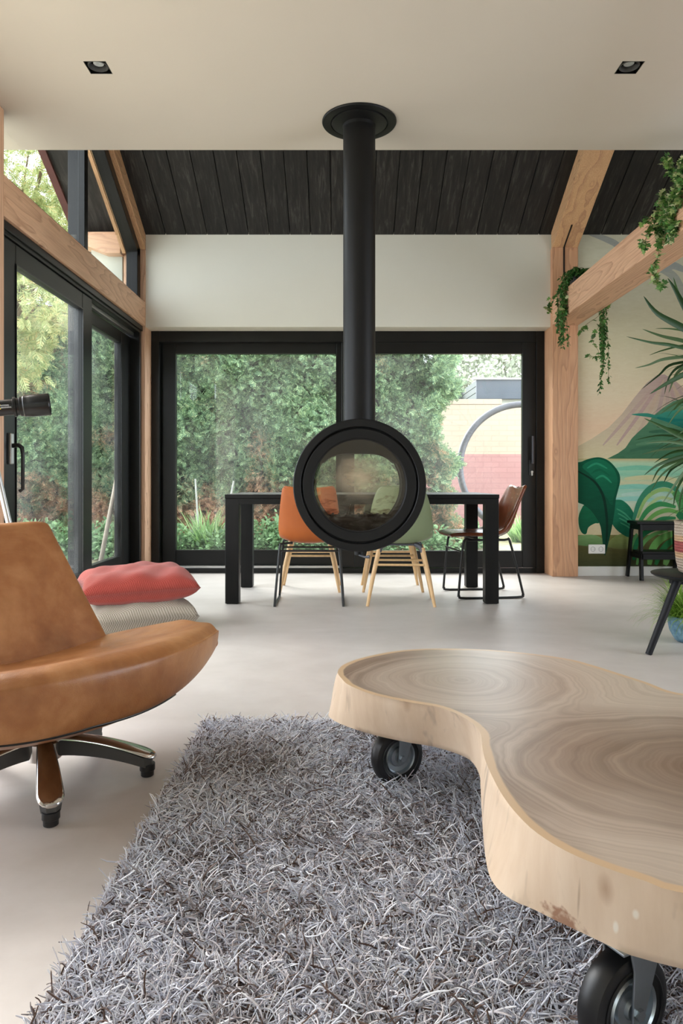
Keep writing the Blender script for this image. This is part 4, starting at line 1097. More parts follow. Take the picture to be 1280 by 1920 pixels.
# ================================================================ SLAB COFFEE TABLE
ZT, ZB = 0.315, 0.20
def gp(px, py, z): 
    Y = (CAMZ-z)*F/(py-PY0); return ((px-PX0)*Y/F, Y)
near_t = [(633,1262),(640,1272),(653,1284),(690,1299.5),(733,1310),(775,1318),(815,1324),(844,1333),(871,1346),(892,1362),(902,1379),(904,1400),(909,1424),(924,1459),(945,1496),(972,1530),(1004,1560),(1052,1591),(1099,1613),(1158,1635),(1216,1654),(1280,1674)]
near_b = [(616.5,1336),(619,1346),(642,1359),(696,1377),(759,1391),(790,1396),(812,1400),(844,1409),(876,1422),(893,1440),(902,1470),(903,1510),(905,1560),(913,1626),(929,1662),(961,1688),(998,1704),(1040,1725),(1078,1743),(1131,1768),(1184,1792),(1280,1817)]
far_t = [(1280,1301),(1211,1279),(1158,1262),(1110,1247),(1067,1236),(998,1226),(919,1218.5),(839,1216),(786,1217),(733,1222),(680,1233),(648,1244),(636,1253)]
T = [gp(x, y, ZT) for x, y in near_t]; B = [gp(x, y, ZB) for x, y in near_b]
rt = [(0.62, 0.90), (0.86, 0.92), (1.08, 1.02), (1.22, 1.22), (1.27, 1.46), (1.20, 1.70), (1.05, 1.80)]
T += rt; B += [(x+0.012, y-0.01 if y < 1.3 else y+0.01) for x, y in rt]
ft = [gp(x, y, ZT) for x, y in far_t]
T += ft; B += [(x+(0.01 if x > .3 else -0.012), y+0.015) for x, y in ft]
def resample(P, Q, n):
    P = np.array(catmull([(a, b, 0) for a, b in P], 6, True))[:, :2]; Q = np.array(catmull([(a, b, 0) for a, b in Q], 6, True))[:, :2]
    d = np.r_[0, np.cumsum(np.linalg.norm(np.diff(np.r_[P, P[:1]], axis=0), axis=1))]
    s_ = np.linspace(0, d[-1], n, endpoint=False); m = len(P)
    f = lambda A: np.stack([np.interp(s_, d, np.r_[A[:, k], A[:1, k]]) for k in (0, 1)], 1)
    return f(P), f(Q)
TP, BP = resample(T, B, 220)
r = thing('coffee_table', 'thick organic tree slab coffee table on black castors standing on the shag rug', 'coffee table', (0.6, 1.45, 0))
OC = np.array([0.6, 1.45])
def inset(P, d):
    Tn = np.roll(P, -1, 0)-np.roll(P, 1, 0); Tn /= np.linalg.norm(Tn, axis=1, keepdims=True)
    Nn = np.stack([-Tn[:, 1], Tn[:, 0]], 1)
    area = np.sum(P[:, 0]*np.roll(P[:, 1], -1)-np.roll(P[:, 0], -1)*P[:, 1])
    if area < 0: Nn = -Nn
    return P+Nn*d
# top: rings stepping inwards from the edge, the first few carry the pale sapwood rim
cen = [0.0, 0.004, 0.012, 0.02, 0.028, 0.036]
V = []; R = []; loops = []
for d in cen:
    Q = inset(TP, d); loops.append(len(V)); V += [(x, y, ZT) for x, y in Q]; R += [1-d/0.036]*len(Q)
Q = inset(TP, 0.036)
n = len(TP)
fs = []
for k in range(len(cen)-1):
    a, b = loops[k], loops[k+1]
    for i in range(n): j = (i+1) % n; fs.append((a+i, a+j, b+j, b+i))
fs.append(tuple(loops[-1]+i for i in range(n)))
me = bpy.data.meshes.new('slab_top'); me.from_pydata(V, [], fs); me.update()
a = me.attributes.new('rim', 'FLOAT', 'POINT'); a.data.foreach_set('value', np.array(R, dtype=np.float32))
import bmesh
bm_ = bmesh.new(); bm_.from_mesh(me); bmesh.ops.recalc_face_normals(bm_, faces=bm_.faces)
if sum(f.normal.z*f.calc_area() for f in bm_.faces) < 0: bmesh.ops.reverse_faces(bm_, faces=bm_.faces)
bm_.to_mesh(me); bm_.free()
me.materials.append(M['slab_top']); top = finish(me, 'slab_top', r); top.location = (-0.6, -1.45, 0)
tag(top, 'grey brown ringed cut face with a pale rim')
rr = []
for s_, dz in ((0.0, 0), (0.02, -0.0015), (0.08, -0.006)):
    rr.append([(TP[i, 0]*(1-s_)+BP[i, 0]*s_, TP[i, 1]*(1-s_)+BP[i, 1]*s_, ZT+dz) for i in range(n)])
for s_ in np.linspace(0.15, 1, 9):
    w = 0.004*math.sin(PI*s_)
    rr.append([(TP[i, 0]*(1-s_)+BP[i, 0]*s_+w*math.sin(i*0.31), TP[i, 1]*(1-s_)+BP[i, 1]*s_+w*math.cos(i*0.23), ZT-0.006-(ZT-ZB-0.006)*(s_-0.08)/0.92) for i in range(n)])
Bi = inset(BP, 0.01); rr.append([(x, y, ZB-0.004) for x, y in Bi])
mb = MB().rings(rr, True, False, True)
sd = mb.build('slab_body', M['slab_side'], r, smooth=60); sd.location = (-0.6, -1.45, 0)
tag(sd, 'pale smooth sapwood edge')
def castor(x, y, a):
    c_ = bpy.data.objects.new('castor', None); COL.objects.link(c_); c_.parent = r; c_.location = (x-0.6, y-1.45, 0.012); c_.rotation_euler = (0, 0, a)
    R_ = 0.078
    m = MB(); m.lathe([(0.046, -0.018), (0.050, -0.021), (0.066, -0.022), (0.074, -0.018), (R_, -0.008), (R_, 0.008), (0.074, 0.018), (0.066, 0.022), (0.050, 0.021), (0.046, 0.018), (0.046, -0.018)], 48, (0, 0, R_), 'y')
    for g in (-0.0225, 0.0225): m.lathe([(0.060, g), (0.058, g*1.06), (0.056, g)], 48, (0, 0, R_), 'y')
    m.build('tyre', M['rubber'], c_, smooth=40)
    m = MB()
    for sg in (-1, 1): m.lathe([(0.047, sg*0.019), (0.045, sg*0.0225), (0.0425, sg*0.019), (0.041, sg*0.010), (0.028, sg*0.008), (0.026, sg*0.014), (0.016, sg*0.016), (0.014, sg*0.022), (0.0, sg*0.022)], 40, (0, 0, R_), 'y')
    m.build('rim', M['zinc'], c_, smooth=25)
    m = MB(); zz = ZB-0.012-0.004
    for sg in (-1, 1):
        v0 = [(-0.034, zz), (0.034, zz), (0.034, zz-0.02), (0.012, R_-0.012), (-0.012, R_-0.012), (-0.024, zz-0.045)]
        m.prism([(px+ (0.016 if pz > R_+0.02 else 0), pz) for px, pz in v0], sg*0.0265-0.0018, sg*0.0265+0.0018, 'y')
    m.box(-0.02, 0.052, -0.0285, 0.0285, zz-0.003, zz); 
    fk = m.build('fork', M['zinc'], c_, bevel=0.0012)
    m = MB(); m.lathe([(0, -0.034), (0.0085, -0.034), (0.0085, -0.028)], 6, (0, 0, R_), 'y'); m.lathe([(0, 0.034), (0.0085, 0.034), (0.0085, 0.028)], 6, (0, 0, R_), 'y'); m.tube([(0, -0.03, R_), (0, 0.03, R_)], 0.005, 8)
    m.build('axle_bolt', M['zinc'], fk)
    m = MB(); m.box(-0.05, 0.06, -0.045, 0.045, zz, zz+0.004); m.build('mount_plate', M['zinc'], c_, bevel=0.001)
castor(0.155, 2.0, math.radians(28)); castor(0.415, 1.055, math.radians(28))
castor(1.05, 1.12, math.radians(-30)); castor(0.98, 1.66, math.radians(60))

# ================================================================ SHAG RUG
RX0, RX1, RY0, RY1 = -0.485, 1.42, 0.62, 2.49
r = thing('shag_rug', 'deep grey and brown shag pile rug under the slab coffee table', 'rug', ((RX0+RX1)/2, (RY0+RY1)/2, 0))
MB().box(RX0-r.location.x, RX1-r.location.x, RY0-r.location.y, RY1-r.location.y, 0.0, 0.012).build('backing', M['rug_base'], r, bevel=0.004)
def strands(N, seed, lmin, lmax, wid, hmin, hmax, seg=4, sides=3, droop=0.35):
    g = np.random.default_rng(seed)
    x = g.uniform(RX0+0.005, RX1, N); y = g.uniform(RY0, RY1-0.005, N)
    L = g.uniform(lmin, lmax, N); az = 0.6+1.6*np.sin(2.3*x+1.1*y)+1.3*np.sin(4.1*y-3.3*x+1)+g.normal(0, 1.5, N)
    H = np.where(g.uniform(0, 1, N) < 0.14, g.uniform(hmin+0.6*(hmax-hmin), hmax*1.15, N), g.uniform(hmin*0.8, hmin+0.55*(hmax-hmin), N)); bend = g.normal(0, 1.1, N); lean = g.uniform(0.6, 1.0, N)
    edge = (x-RX0 < 0.05) & (np.cos(az) < 0); lean = np.where(edge, lean*0.45, lean)
    # loose tufts near the border lean outwards
    ts = np.linspace(0, 1, seg+1); up_ = g.uniform(-1, 2, N)
    C = np.zeros((N, seg+1, 3)); px, py = x.copy(), y.copy()
    for i, t in enumerate(ts):
        a = az+bend*t
        if i: px = px+np.cos(a)*L*lean/seg; py = py+np.sin(a)*L*lean/seg
        C[:, i, 0] = px; C[:, i, 1] = py
        C[:, i, 2] = 0.006+H*(0.30+0.70*t**0.7)*min(1.0, t*6+0.1)-H*1.1*droop*np.maximum(0, t-0.45)*up_
    Tn = np.gradient(C, axis=1); Tn /= np.linalg.norm(Tn, axis=2, keepdims=True)+1e-9
    up = np.array([0.05, 0.03, 1.0]); A = np.cross(Tn, up); A /= np.linalg.norm(A, axis=2, keepdims=True)+1e-9
    Bv = np.cross(A, Tn)
    w = wid*g.uniform(0.7, 1.25, N)
    prof = np.array([0.9]+[1.0]*(seg-1)+[0.55])
    V = []
    for s_ in range(sides):
        a = 2*PI*s_/sides
        V.append(C+(A*math.cos(a)+Bv*math.sin(a))*(w[:, None]*prof[None])[:, :, None])
    V = np.stack(V, 2)                     # N, seg+1, sides, 3
    nv = (seg+1)*sides; Fq = []
    for i in range(seg):
        for s_ in range(sides):
            s2 = (s_+1) % sides
            Fq.append((i*sides+s_, i*sides+s2, (i+1)*sides+s2, (i+1)*sides+s_))
    Fq = np.array(Fq)
    return V.reshape(-1, 3), (Fq[None]+(np.arange(N)*nv)[:, None, None]).reshape(-1, 4)
v0 = strands(14000, 3, 0.045, 0.08, 0.0017, 0.020, 0.048)
v1 = strands(62000, 1, 0.028, 0.065, 0.0012, 0.012, 0.044)
v2 = strands(60000, 2, 0.03, 0.06, 0.0010, 0.008, 0.032, 3)
V, Fq = join_np([v0, v1, v2])
V = V-np.array(r.location)[None]
o = np_mesh('pile', V, Fq, M['rug_pile'], r, smooth=True)
tag(o, 'tangled shag strands', kind='stuff')

# ================================================================ TELESCOPE
TSX, TSY = -1.52, 3.0
r = thing('telescope', 'black telescope tube on an aluminium tripod pointing out over the armchair', 'telescope', (TSX, TSY, 0), 0)
axis = Vector((0.94, 0.31, 0.115)).normalized()
tip = at(94, 758, TSY); base = tip-Vector((TSX, TSY, 0))
def along(m, prof, n=40):
    a = axis; s_ = Vector((0, 0, 1)).cross(a).normalized(); u = a.cross(s_)
    rr = [[base-a*d+(s_*math.cos(2*PI*k/n)+u*math.sin(2*PI*k/n))*q for k in range(n)] for q, d in prof]
    return m.rings(rr, True, False, False)
m = along(MB(), [(0.033, 0.14), (0.033, 0.40), (0.0, 0.40)]); tube = m.build('tube', M['scope'], r, smooth=35)
m = along(MB(), [(0.0, 0.022), (0.036, 0.022), (0.040, 0.002), (0.044, 0.0), (0.0465, 0.004), (0.0465, 0.075), (0.045, 0.079), (0.044, 0.10), (0.041, 0.104), (0.041, 0.115), (0.036, 0.118), (0.036, 0.128), (0.041, 0.131), (0.041, 0.141), (0.034, 0.143)])
m.build('dew_shield', M['scope'], r, smooth=30)
m = along(MB(), [(0.02, 0.39), (0.02, 0.44), (0.024, 0.445), (0.024, 0.47), (0.0, 0.47)]); m.build('eyepiece', M['black_gloss'], r, smooth=35)
hd = base-axis*0.30
ap = Vector((0, 0, 1.07))
m = MB(); m.tube([hd-Vector((0, 0, 0.03)), Vector((0, 0, 1.06))], 0.016, 12); m.box(-0.04, 0.04, -0.035, 0.035, 1.03, 1.09); m.build('mount_head', M['black_metal'], r, smooth=40)
for k in range(3):
    a = math.radians(5+120*k)
    lg = MB().tube([(0.035*math.cos(a), 0.035*math.sin(a), 1.06), (0.27*math.cos(a), 0.27*math.sin(a), 0.012)], [0.013, 0.011], 10).build('leg', M['alu'], r, smooth=40)
    MB().tube([(0.266*math.cos(a), 0.266*math.sin(a), 0.03), (0.272*math.cos(a), 0.272*math.sin(a), 0.0)], 0.014, 10).build('foot', M['rubber'], lg, smooth=40)
# printed name on the tube: yellow frame and two lines of small capitals
def on_tube(m, pts2, faces, d0, ang0, rad, mi=0):
    a = axis; s_ = Vector((0, 0, 1)).cross(a).normalized(); u = a.cross(s_)
    vs = []
    for (x, h) in pts2:
        th = ang0+h/rad
        # th measured from the camera-facing side upwards
        dirv = -s_*math.cos(th)+u*math.sin(th)
        vs.append(base-a*(d0-x)+dirv*(rad+0.0006))
    m.add(vs, faces, mi)
sgn = 1.0
m = MB(); w, h, b = 0.014, 0.019, 0.003
for (x0, x1, y0, y1) in ((0, w, 0, b), (0, w, h-b, h), (0, b, 0, h), (w-b, w, 0, h)):
    on_tube(m, [(x0, y0-h/2), (x1, y0-h/2), (x1, y1-h/2), (x0, y1-h/2)], [(0, 1, 2, 3)], 0.200, 0.05, 0.033)
m.build('logo_frame', M['yellow'], tube)
for txt, hh in (('NATIONAL', 0.0022), ('GEOGRAPHIC', -0.0066)):
    cu = bpy.data.curves.new('lettering', 'FONT'); cu.body = txt; cu.size = 0.0078
    ob = bpy.data.objects.new('lettering', cu); COL.objects.link(ob)
    bpy.context.view_layer.update()
    dg = bpy.context.evaluated_depsgraph_get(); me = bpy.data.meshes.new_from_object(ob.evaluated_get(dg))
    bpy.data.objects.remove(ob)
    kx = (0.0415 if txt[0] == 'G' else 0.033)/max(v.co.x for v in me.vertices)
    m = MB(); on_tube(m, [(v.co.x*kx, v.co.y+hh) for v in me.vertices], [tuple(p.vertices) for p in me.polygons], 0.187, 0.05, 0.033)
    m.build('lettering', M['white_print'], tube)

# ================================================================ STEP STOOL
r = thing('step_stool', 'black painted wooden step stool standing against the mural', 'step stool', (2.765, 6.235, 0))
MB().box(-0.225, 0.225, -0.09, 0.13, 0.478, 0.502).build('top_step', M['black_wood'], r, bevel=0.004)
MB().box(-0.205, 0.205, -0.145, 0.05, 0.228, 0.250).build('lower_step', M['black_wood'], r, bevel=0.004)
mb = MB(); mb.box(-0.20, 0.20, -0.084, -0.066, 0.425, 0.478); mb.box(-0.205, 0.205, -0.14, -0.122, 0.180, 0.228)
for sx in (-1, 1): mb.box(sx*0.19-0.009, sx*0.19+0.009, -0.09, 0.12, 0.43, 0.478); mb.box(sx*0.20-0.009, sx*0.20+0.009, -0.14, 0.09, 0.185, 0.228)
mb.build('rail', M['black_wood'], r, bevel=0.002)
for sx in (-1, 1):
    MB().bar((sx*0.188, 0.105, 0.478), (sx*0.212, 0.150, 0.0), 0.042, 0.022, up=(1, 0, 0)).build('rear_leg', M['black_wood'], r, bevel=0.003)
    MB().bar((sx*0.188, -0.07, 0.478), (sx*0.205, -0.135, 0.0), 0.042, 0.024, up=(1, 0, 0)).build('front_leg', M['black_wood'], r, bevel=0.003)
# ================================================================ LEAF TEMPLATES (right, forward, up)
def ivy_leaf():
    P = [(0, 0), (0.28, -0.10), (0.50, 0.12), (0.26, 0.30), (0.40, 0.60), (0.14, 0.62), (0, 1.0), (-0.14, 0.62), (-0.40, 0.60), (-0.26, 0.30), (-0.50, 0.12), (-0.28, -0.10)]
    V = [(x, y, -0.12*abs(x)-0.10*y*y) for x, y in P]+[(0, 0.3, 0.04)]
    return np.array(V), np.array([(12, i, (i+1) % 12) for i in range(12)])
def oval_leaf():
    P = [(0, 0), (0.22, 0.25), (0.26, 0.5), (0.14, 0.82), (0, 1), (-0.14, 0.82), (-0.26, 0.5), (-0.22, 0.25)]
    V = [(x, y, -0.15*y*y) for x, y in P]+[(0, 0.5, 0.06)]
    return np.array(V), np.array([(8, i, (i+1) % 8) for i in range(8)])
def spray(npair=5):
    """a flat conifer spray: a stem with scaly side shoots"""
    V = []; Fq = []
    def blade(a, b, w):
        a = np.array(a, float); b = np.array(b, float); d = b-a; n = np.array([-d[1], d[0], 0]); n /= np.linalg.norm(n)+1e-9
        m = a+d*0.55; o = len(V)
        V.extend([a, m+n*w, b, m-n*w]); Fq.append((o, o+1, o+2, o+3))
    blade((0, 0, 0), (0, 1.0, -0.18), 0.05)
    for k in range(npair):
        y = 0.12+0.72*k/(npair-1); L = 0.46*(1-0.6*k/(npair-1)); z = -0.18*y*y
        for s_ in (-1, 1): blade((0, y, z), (s_*L*0.8, y+L*0.75, z-0.08), 0.055)
    return np.array(V), np.array(Fq)
def unit(v): return v/np.linalg.norm(v, axis=1, keepdims=True)

def vine(name_root, paths, nleaf, size, tmpl, mat, seed, spread, droop=0.7, stem_r=0.0015):
    g = np.random.default_rng(seed); mb = MB(); parts = []
    for path, n in zip(paths, nleaf):
        P = catmull(path, 8); mb.tube(P, stem_r, 5)
        P = np.array(P); t = g.uniform(0, len(P)-1.001, n); i = t.astype(int); f = (t-i)[:, None]
        pos = P[i]*(1-f)+P[i+1]*f
        d = unit(g.normal(0, 1, (n, 3))*np.array([1, 1, 0.6])); d[:, 1] -= 0.25; d[:, 2] -= droop; d = unit(d)
        off = unit(g.normal(0, 1, (n, 3)))*g.uniform(0, spread, n)[:, None]
        parts.append(scatter(tmpl[0], tmpl[1], frames(d, unit(g.normal(0, 0.5, (n, 3))+np.array([0, -0.5, 1.0])), None), pos+off, g.uniform(0.65, 1.25, n)*size))
    V, Fq = join_np(parts)
    off = np.array(name_root.location)
    for k in range(len(mb.v)): mb.v[k] = tuple(np.array(mb.v[k])-off)
    mb.build('vine', M['stem'], name_root, smooth=True)
    o = np_mesh('foliage', V-off[None], Fq, mat, name_root); o['kind'] = 'stuff'
    return o

# dense small-leaved vine hanging over the beam beside the thick post
XB0, XB1, ZBT, ZBB = XR, 2.105, 2.464, 2.236
Yp = 6.02
r = thing('trailing_vine', 'dark green small-leaved vine hanging from the tie beam beside the thick post', 'hanging plant', (2.0, Yp, ZBT))
mb = MB(); mb.lathe([(0.0, 0.0), (0.06, 0.0), (0.075, 0.10), (0.079, 0.10), (0.079, 0.112), (0.07, 0.112), (0.068, 0.09), (0.0, 0.09)], 28, (0.01, 0.05, 0))
mb.build('pot', M['grey_plastic'], r, smooth=35)
g = random.Random(5); paths = []; nl = []
for k in range(17):
    a = g.uniform(0, 2*PI); s0 = (2.01+0.05*math.cos(a), Yp+0.05+0.05*math.sin(a), ZBT+0.10)
    y = Yp+g.uniform(-0.10, 0.06); L = g.uniform(0.05, 0.20)+(0.13 if k % 4 == 0 else 0)
    x = XB0-0.012-g.uniform(0, 0.035)
    paths.append([s0, (1.95, y+0.02, ZBT+0.13+g.uniform(0, .05)), (x+0.01, y, ZBT+0.02), (x, y-0.01, ZBT-0.13-L*0.5), (x+g.uniform(-.02, .01), y-0.01+g.uniform(-.03, .03), ZBT-0.17-L)]); nl.append(int(46+L*230))
for k in range(9):
    y = Yp-0.12+g.uniform(-0.06, 0.06); L = (0.66, 0.58, 0.46, 0.38, 0.5, 0.30, 0.25, 0.40, 0.34)[k]
    x = XB1+0.02+g.uniform(0, 0.05)
    paths.append([(2.02, Yp+0.05, ZBT+0.10), (2.08, y, ZBT+0.13), (x, y, ZBT-0.02), (x, y-0.02, ZBB-0.05), (x+g.uniform(-.02, .02), y-0.03, ZBB-L*0.55), (x+g.uniform(-.035, .015), y-0.03, ZBB-L)]); nl.append(int(60+L*260))
for k in range(26):
    a = g.uniform(0, 2*PI); q = g.uniform(0.08, 0.17)
    paths.append([(2.01, Yp+0.05, ZBT+0.09), (2.01+q*0.6*math.cos(a), Yp+0.05+q*0.6*math.sin(a), ZBT+0.17), (2.01+q*math.cos(a), Yp+0.05+q*math.sin(a), ZBT+0.11)]); nl.append(28)
vine(r, paths, nl, 0.026, oval_leaf(), M['ivy_dark'], 4, 0.014, 0.9)

# thin ivy with larger leaves beside it
r = thing('ivy', 'thin pale ivy tendrils dangling below the tie beam next to the dark vine', 'hanging plant', (1.9, 5.95, ZBT))
yv = 5.72
paths = [[(1.86, yv+.2, ZBT-0.02), (1.855, yv+.2, ZBT-0.10), (1.83, yv+0.2, ZBT-0.16), (1.82, yv+.2, ZBT-0.22)],
         [(2.12, yv, ZBT), (2.12, yv, ZBB-0.02), (2.04, yv-.05, ZBB-0.16), (1.99, yv-.05, ZBB-0.26), (2.04, yv-.05, ZBB-0.36), (2.02, yv-.05, ZBB-0.40), (1.94, yv-.05, ZBB-0.385)],
         [(2.12, yv+.1, ZBT), (2.12, yv+.1, ZBB), (1.98, yv+.08, ZBB-0.12), (1.93, yv+.08, ZBB-0.20)],
         [(2.02, 6.0, ZBT+.1), (1.88, 6.1, ZBT+0.02), (1.80, 6.12, ZBT-0.05), (1.77, 6.1, ZBT-0.14), (1.79, 6.1, ZBT-0.18)]]
vine(r, paths, [14, 30, 16, 26], 0.042, ivy_leaf(), M['ivy'], 9, 0.022, 0.5)

# big variegated ivy over the beam at the right edge
Yi = 4.16
r = thing('ivy', 'variegated green and cream ivy spilling over the tie beam at the upper right edge', 'hanging plant', (1.95, Yi, ZBT))
mb = MB(); mb.lathe([(0.0, 0.0), (0.075, 0.0), (0.09, 0.13), (0.095, 0.13), (0.095, 0.145), (0.085, 0.145), (0.083, 0.12), (0.0, 0.12)], 28, (0.05, -0.28, 0))
mb.build('pot', M['grey_plastic'], r, smooth=35)
paths = []; nl = []
cx, cy, cz = 2.0, Yi-0.28, ZBT+0.14
def ip(px, py, Y): return tuple(at(px, py, Y))
for trail, n in (([(1275, 330), (1262, 372), (1240, 385), (1228, 400), (1217, 425), (1209, 452), (1206, 458)], 48),
                 ([(1278, 360), (1268, 345), (1258, 322), (1250, 303), (1246, 296)], 44),
                 ([(1278, 300), (1280, 320), (1282, 345)], 60),
                 ([(1282, 330), (1272, 356), (1262, 368), (1250, 378)], 70),
                 ([(1275, 365), (1250, 392), (1242, 412), (1234, 430), (1238, 440)], 80),
                 ([(1275, 375), (1258, 398), (1256, 420), (1258, 440), (1252, 446)], 80),
                 ([(1270, 380), (1248, 395), (1245, 415), (1262, 430), (1268, 418)], 60),
                 ([(1240, 430), (1234, 450), (1235, 470), (1230, 490), (1226, 500), (1224, 510), (1229, 522), (1236, 532), (1241, 538)], 44),
                 ([(1236, 405), (1222, 408), (1212, 415), (1208, 412)], 10),
                 ([(1252, 400), (1246, 386), (1240, 372), (1243, 358)], 40)):
    Y0 = 4.0
    pth = []
    for k, (px, py) in enumerate(trail):
        Y = min(Yi, 1.852*F/(px-PX0))
        q = at(px, py, Y)
        if py < 375: q = at(px, py, Y-0.02)
        if q.z < ZBT+0.03 and q.x > XB0-0.03: q.x = min(q.x, q.x); 
        pth.append(tuple(q))
    paths.append(pth); nl.append(int(n*2.6))
vine(r, paths, nl, 0.034, ivy_leaf(), M['ivy'], 12, 0.03, 0.35)

# dracaena standing in its basket on the side table
TBX, TBY = 1.79, 3.58
r = thing('side_table', 'round black side table on slanted legs carrying the woven plant basket', 'side table', (TBX, TBY, 0))
mb = MB(); mb.lathe([(0.0, 0.365), (0.17, 0.365), (0.205, 0.374), (0.222, 0.384), (0.224, 0.390), (0.220, 0.392), (0.0, 0.392)], 56)
mb.build('tabletop', M['navy_black'], r, smooth=35)
MB().box(-0.14, 0.14, -0.025, 0.025, 0.34, 0.366).build('crossbar', M['navy_black'], r, bevel=0.003)
for k in range(3):
    a = math.radians(192+120*k)
    MB().tube([(0.12*math.cos(a), 0.12*math.sin(a), 0.366), (0.285*math.cos(a), 0.285*math.sin(a), 0.0)], [0.0215, 0.0155], 16).build('leg', M['navy_black'], r, smooth=40)

BX, BY, BZ = 1.815, 3.56, 0.392
r = thing('potted_dracaena', 'tall dracaena with long dark strap leaves in a red striped woven basket', 'potted plant', (BX, BY, BZ))
mb = MB(); mb.lathe([(0.0, 0.0), (0.10, 0.0), (0.124, 0.012), (0.137, 0.06), (0.143, 0.13), (0.144, 0.20), (0.143, 0.25), (0.146, 0.262), (0.139, 0.264), (0.134, 0.24), (0.0, 0.225)], 64)
mb.build('basket', M['basket'], r, smooth=40)
mb = MB(); mb.lathe([(0.132, 0.236), (0.0, 0.245)], 32); mb.build('soil', M['soil'], r, smooth=True)
CR = [(0.14, -0.02, 0.93), (0.07, 0.02, 0.70), (0.17, 0.08, 0.56), (0.115, -0.05, 0.42)]   # crowns of the stems
for c_, b in zip(CR, ((0.02, 0.0), (-0.03, 0.03), (0.04, 0.04), (0.05, -0.05))):
    MB().tube(catmull([(b[0], b[1], 0.22), ((b[0]+c_[0])*0.5, (b[1]+c_[1])*0.5, c_[2]*0.6), c_], 5), 0.012, 10).build('trunk', M['trunk'], r, smooth=True)
def straps(crown, n, L, seed, elev, wid, dirs=None):
    g = np.random.default_rng(seed); V = []; Fq = []; seg = 9
    for k in range(n):
        az = g.uniform(0, 2*PI) if dirs is None else dirs[k % len(dirs)][0]+g.normal(0, 0.07)
        el = g.uniform(*elev) if dirs is None else dirs[k % len(dirs)][1]+g.normal(0, 0.05)
        ll = L*g.uniform(0.75, 1.15); dr = g.uniform(0.6, 1.5)
        p = np.array(crown, float)+np.array([0, 0, g.uniform(-0.06, 0.03)]); e = el
        side = np.array([-math.sin(az), math.cos(az), 0]); o = len(V)
        for i in range(seg+1):
            t = i/seg; w = wid*(0.55+0.9*t if t < 0.35 else 0.87*(1-((t-0.35)/0.65)**1.6))*0.5*1.1+0.0004
            d = np.array([math.cos(az)*math.cos(e), math.sin(az)*math.cos(e), math.sin(e)])
            nrm = np.cross(side, d)
            V += [p+side*w+nrm*0.12*w, p-nrm*w*0.25, p-side*w+nrm*0.12*w]
            p = p+d*ll/seg; e -= dr*(0.35+t)/seg*1.1
        for i in range(seg):
            a = o+i*3
            Fq += [(a, a+1, a+4, a+3), (a+1, a+2, a+5, a+4)]
    return np.array(V), np.array(Fq)
parts = [straps(CR[0], 34, 0.42, 1, (-0.2, 1.3), 0.02), straps(CR[1], 40, 0.36, 2, (-0.7, 1.0), 0.017), straps(CR[2], 34, 0.34, 3, (-0.8, 0.9), 0.016), straps(CR[3], 34, 0.33, 4, (-0.9, 0.8), 0.015)]
# the long leaves that reach into the room, each its own arc from the crown
def arc_leaf(pts, w, Yd):
    P = []
    for k, (px, py) in enumerate(pts): P.append(at(px, py, BY+Yd*(1-k/(len(pts)-1)))-Vector((BX, BY, BZ)))
    P = [np.array(p) for p in catmull(P, 5)]; n = len(P); V = []; Fq = []; ww = w*BY/F
    for i, p in enumerate(P):
        d = P[min(i+1, n-1)]-P[max(i-1, 0)]; d /= np.linalg.norm(d); sd = np.cross(d, np.array([0.1, 1.0, 0.35])); sd /= np.linalg.norm(sd)
        t = i/(n-1); q = ww*0.5*min(1, (t/0.55)**0.8)+0.0003; nn = np.cross(sd, d)
        V += [p+sd*q-nn*q*0.35, p+nn*q*0.25, p-sd*q-nn*q*0.35]
    for i in range(n-1):
        a = i*3; Fq += [(a, a+1, a+4, a+3), (a+1, a+2, a+5, a+4)]
    return np.array(V), np.array(Fq)
for pts, w, yd in (([(1251,521),(1266,545),(1290,590),(1325,650)],10,-.1), ([(1206,555),(1232,588),(1285,618),(1335,655)],12,-.2), ([(1228,616),(1262,617),(1300,627),(1340,660)],4,.1), ([(1204,617),(1240,630),(1290,642),(1340,665)],7,0),
    ([(1174,631),(1220,642),(1262,648),(1340,668)],6,-.15), ([(1217,666),(1245,656),(1290,648),(1340,668)],4,.12), ([(1190,690),(1215,684),(1245,673),(1300,668),(1340,672)],6,-.05), ([(1202,730),(1235,703),(1262,682),(1340,674)],5,.1),
    ([(1217,739),(1250,718),(1300,692),(1340,676)],11,-.2), ([(1245,740),(1255,705),(1280,684),(1340,672)],5,.05), ([(1253,737),(1268,700),(1295,682),(1340,674)],8,-.1), ([(1262,520),(1275,560),(1310,620),(1330,655)],9,.1),
    ([(1207,784),(1240,800),(1285,822),(1325,838)],9,-.1), ([(1190,825),(1240,816),(1300,824),(1325,838)],5,.05), ([(1210,831),(1250,828),(1300,835),(1325,840)],6,-.15), ([(1203,852),(1240,843),(1300,838),(1325,840)],6,0),
    ([(1207,891),(1230,873),(1262,860),(1325,842)],7,-.1), ([(1222,904),(1235,880),(1262,866),(1325,845)],6,.1), ([(1218,925),(1240,890),(1275,866),(1325,845)],5,-.05), ([(1242,943),(1262,912),(1290,876),(1325,848)],7,-.15),
    ([(1262,950),(1268,918),(1292,878),(1325,848)],6,.05), ([(1273,962),(1276,928),(1297,888),(1325,850)],7,-.1), ([(1238,776),(1262,758),(1300,740),(1330,735)],6,0), ([(1250,800),(1270,772),(1300,750),(1330,740)],6,-.1),
    ([(1262,770),(1275,755),(1300,738),(1330,730)],8,.1), ([(1226,868),(1255,850),(1290,842),(1325,840)],6,.12), ([(1230,800),(1262,806),(1300,825),(1325,838)],8,.1), ([(1244,905),(1258,880),(1290,860),(1325,845)],7,.12), ([(1270,815),(1290,800),(1310,780),(1330,745)],9,-.05)):
    parts.append(arc_leaf(pts, w, yd))
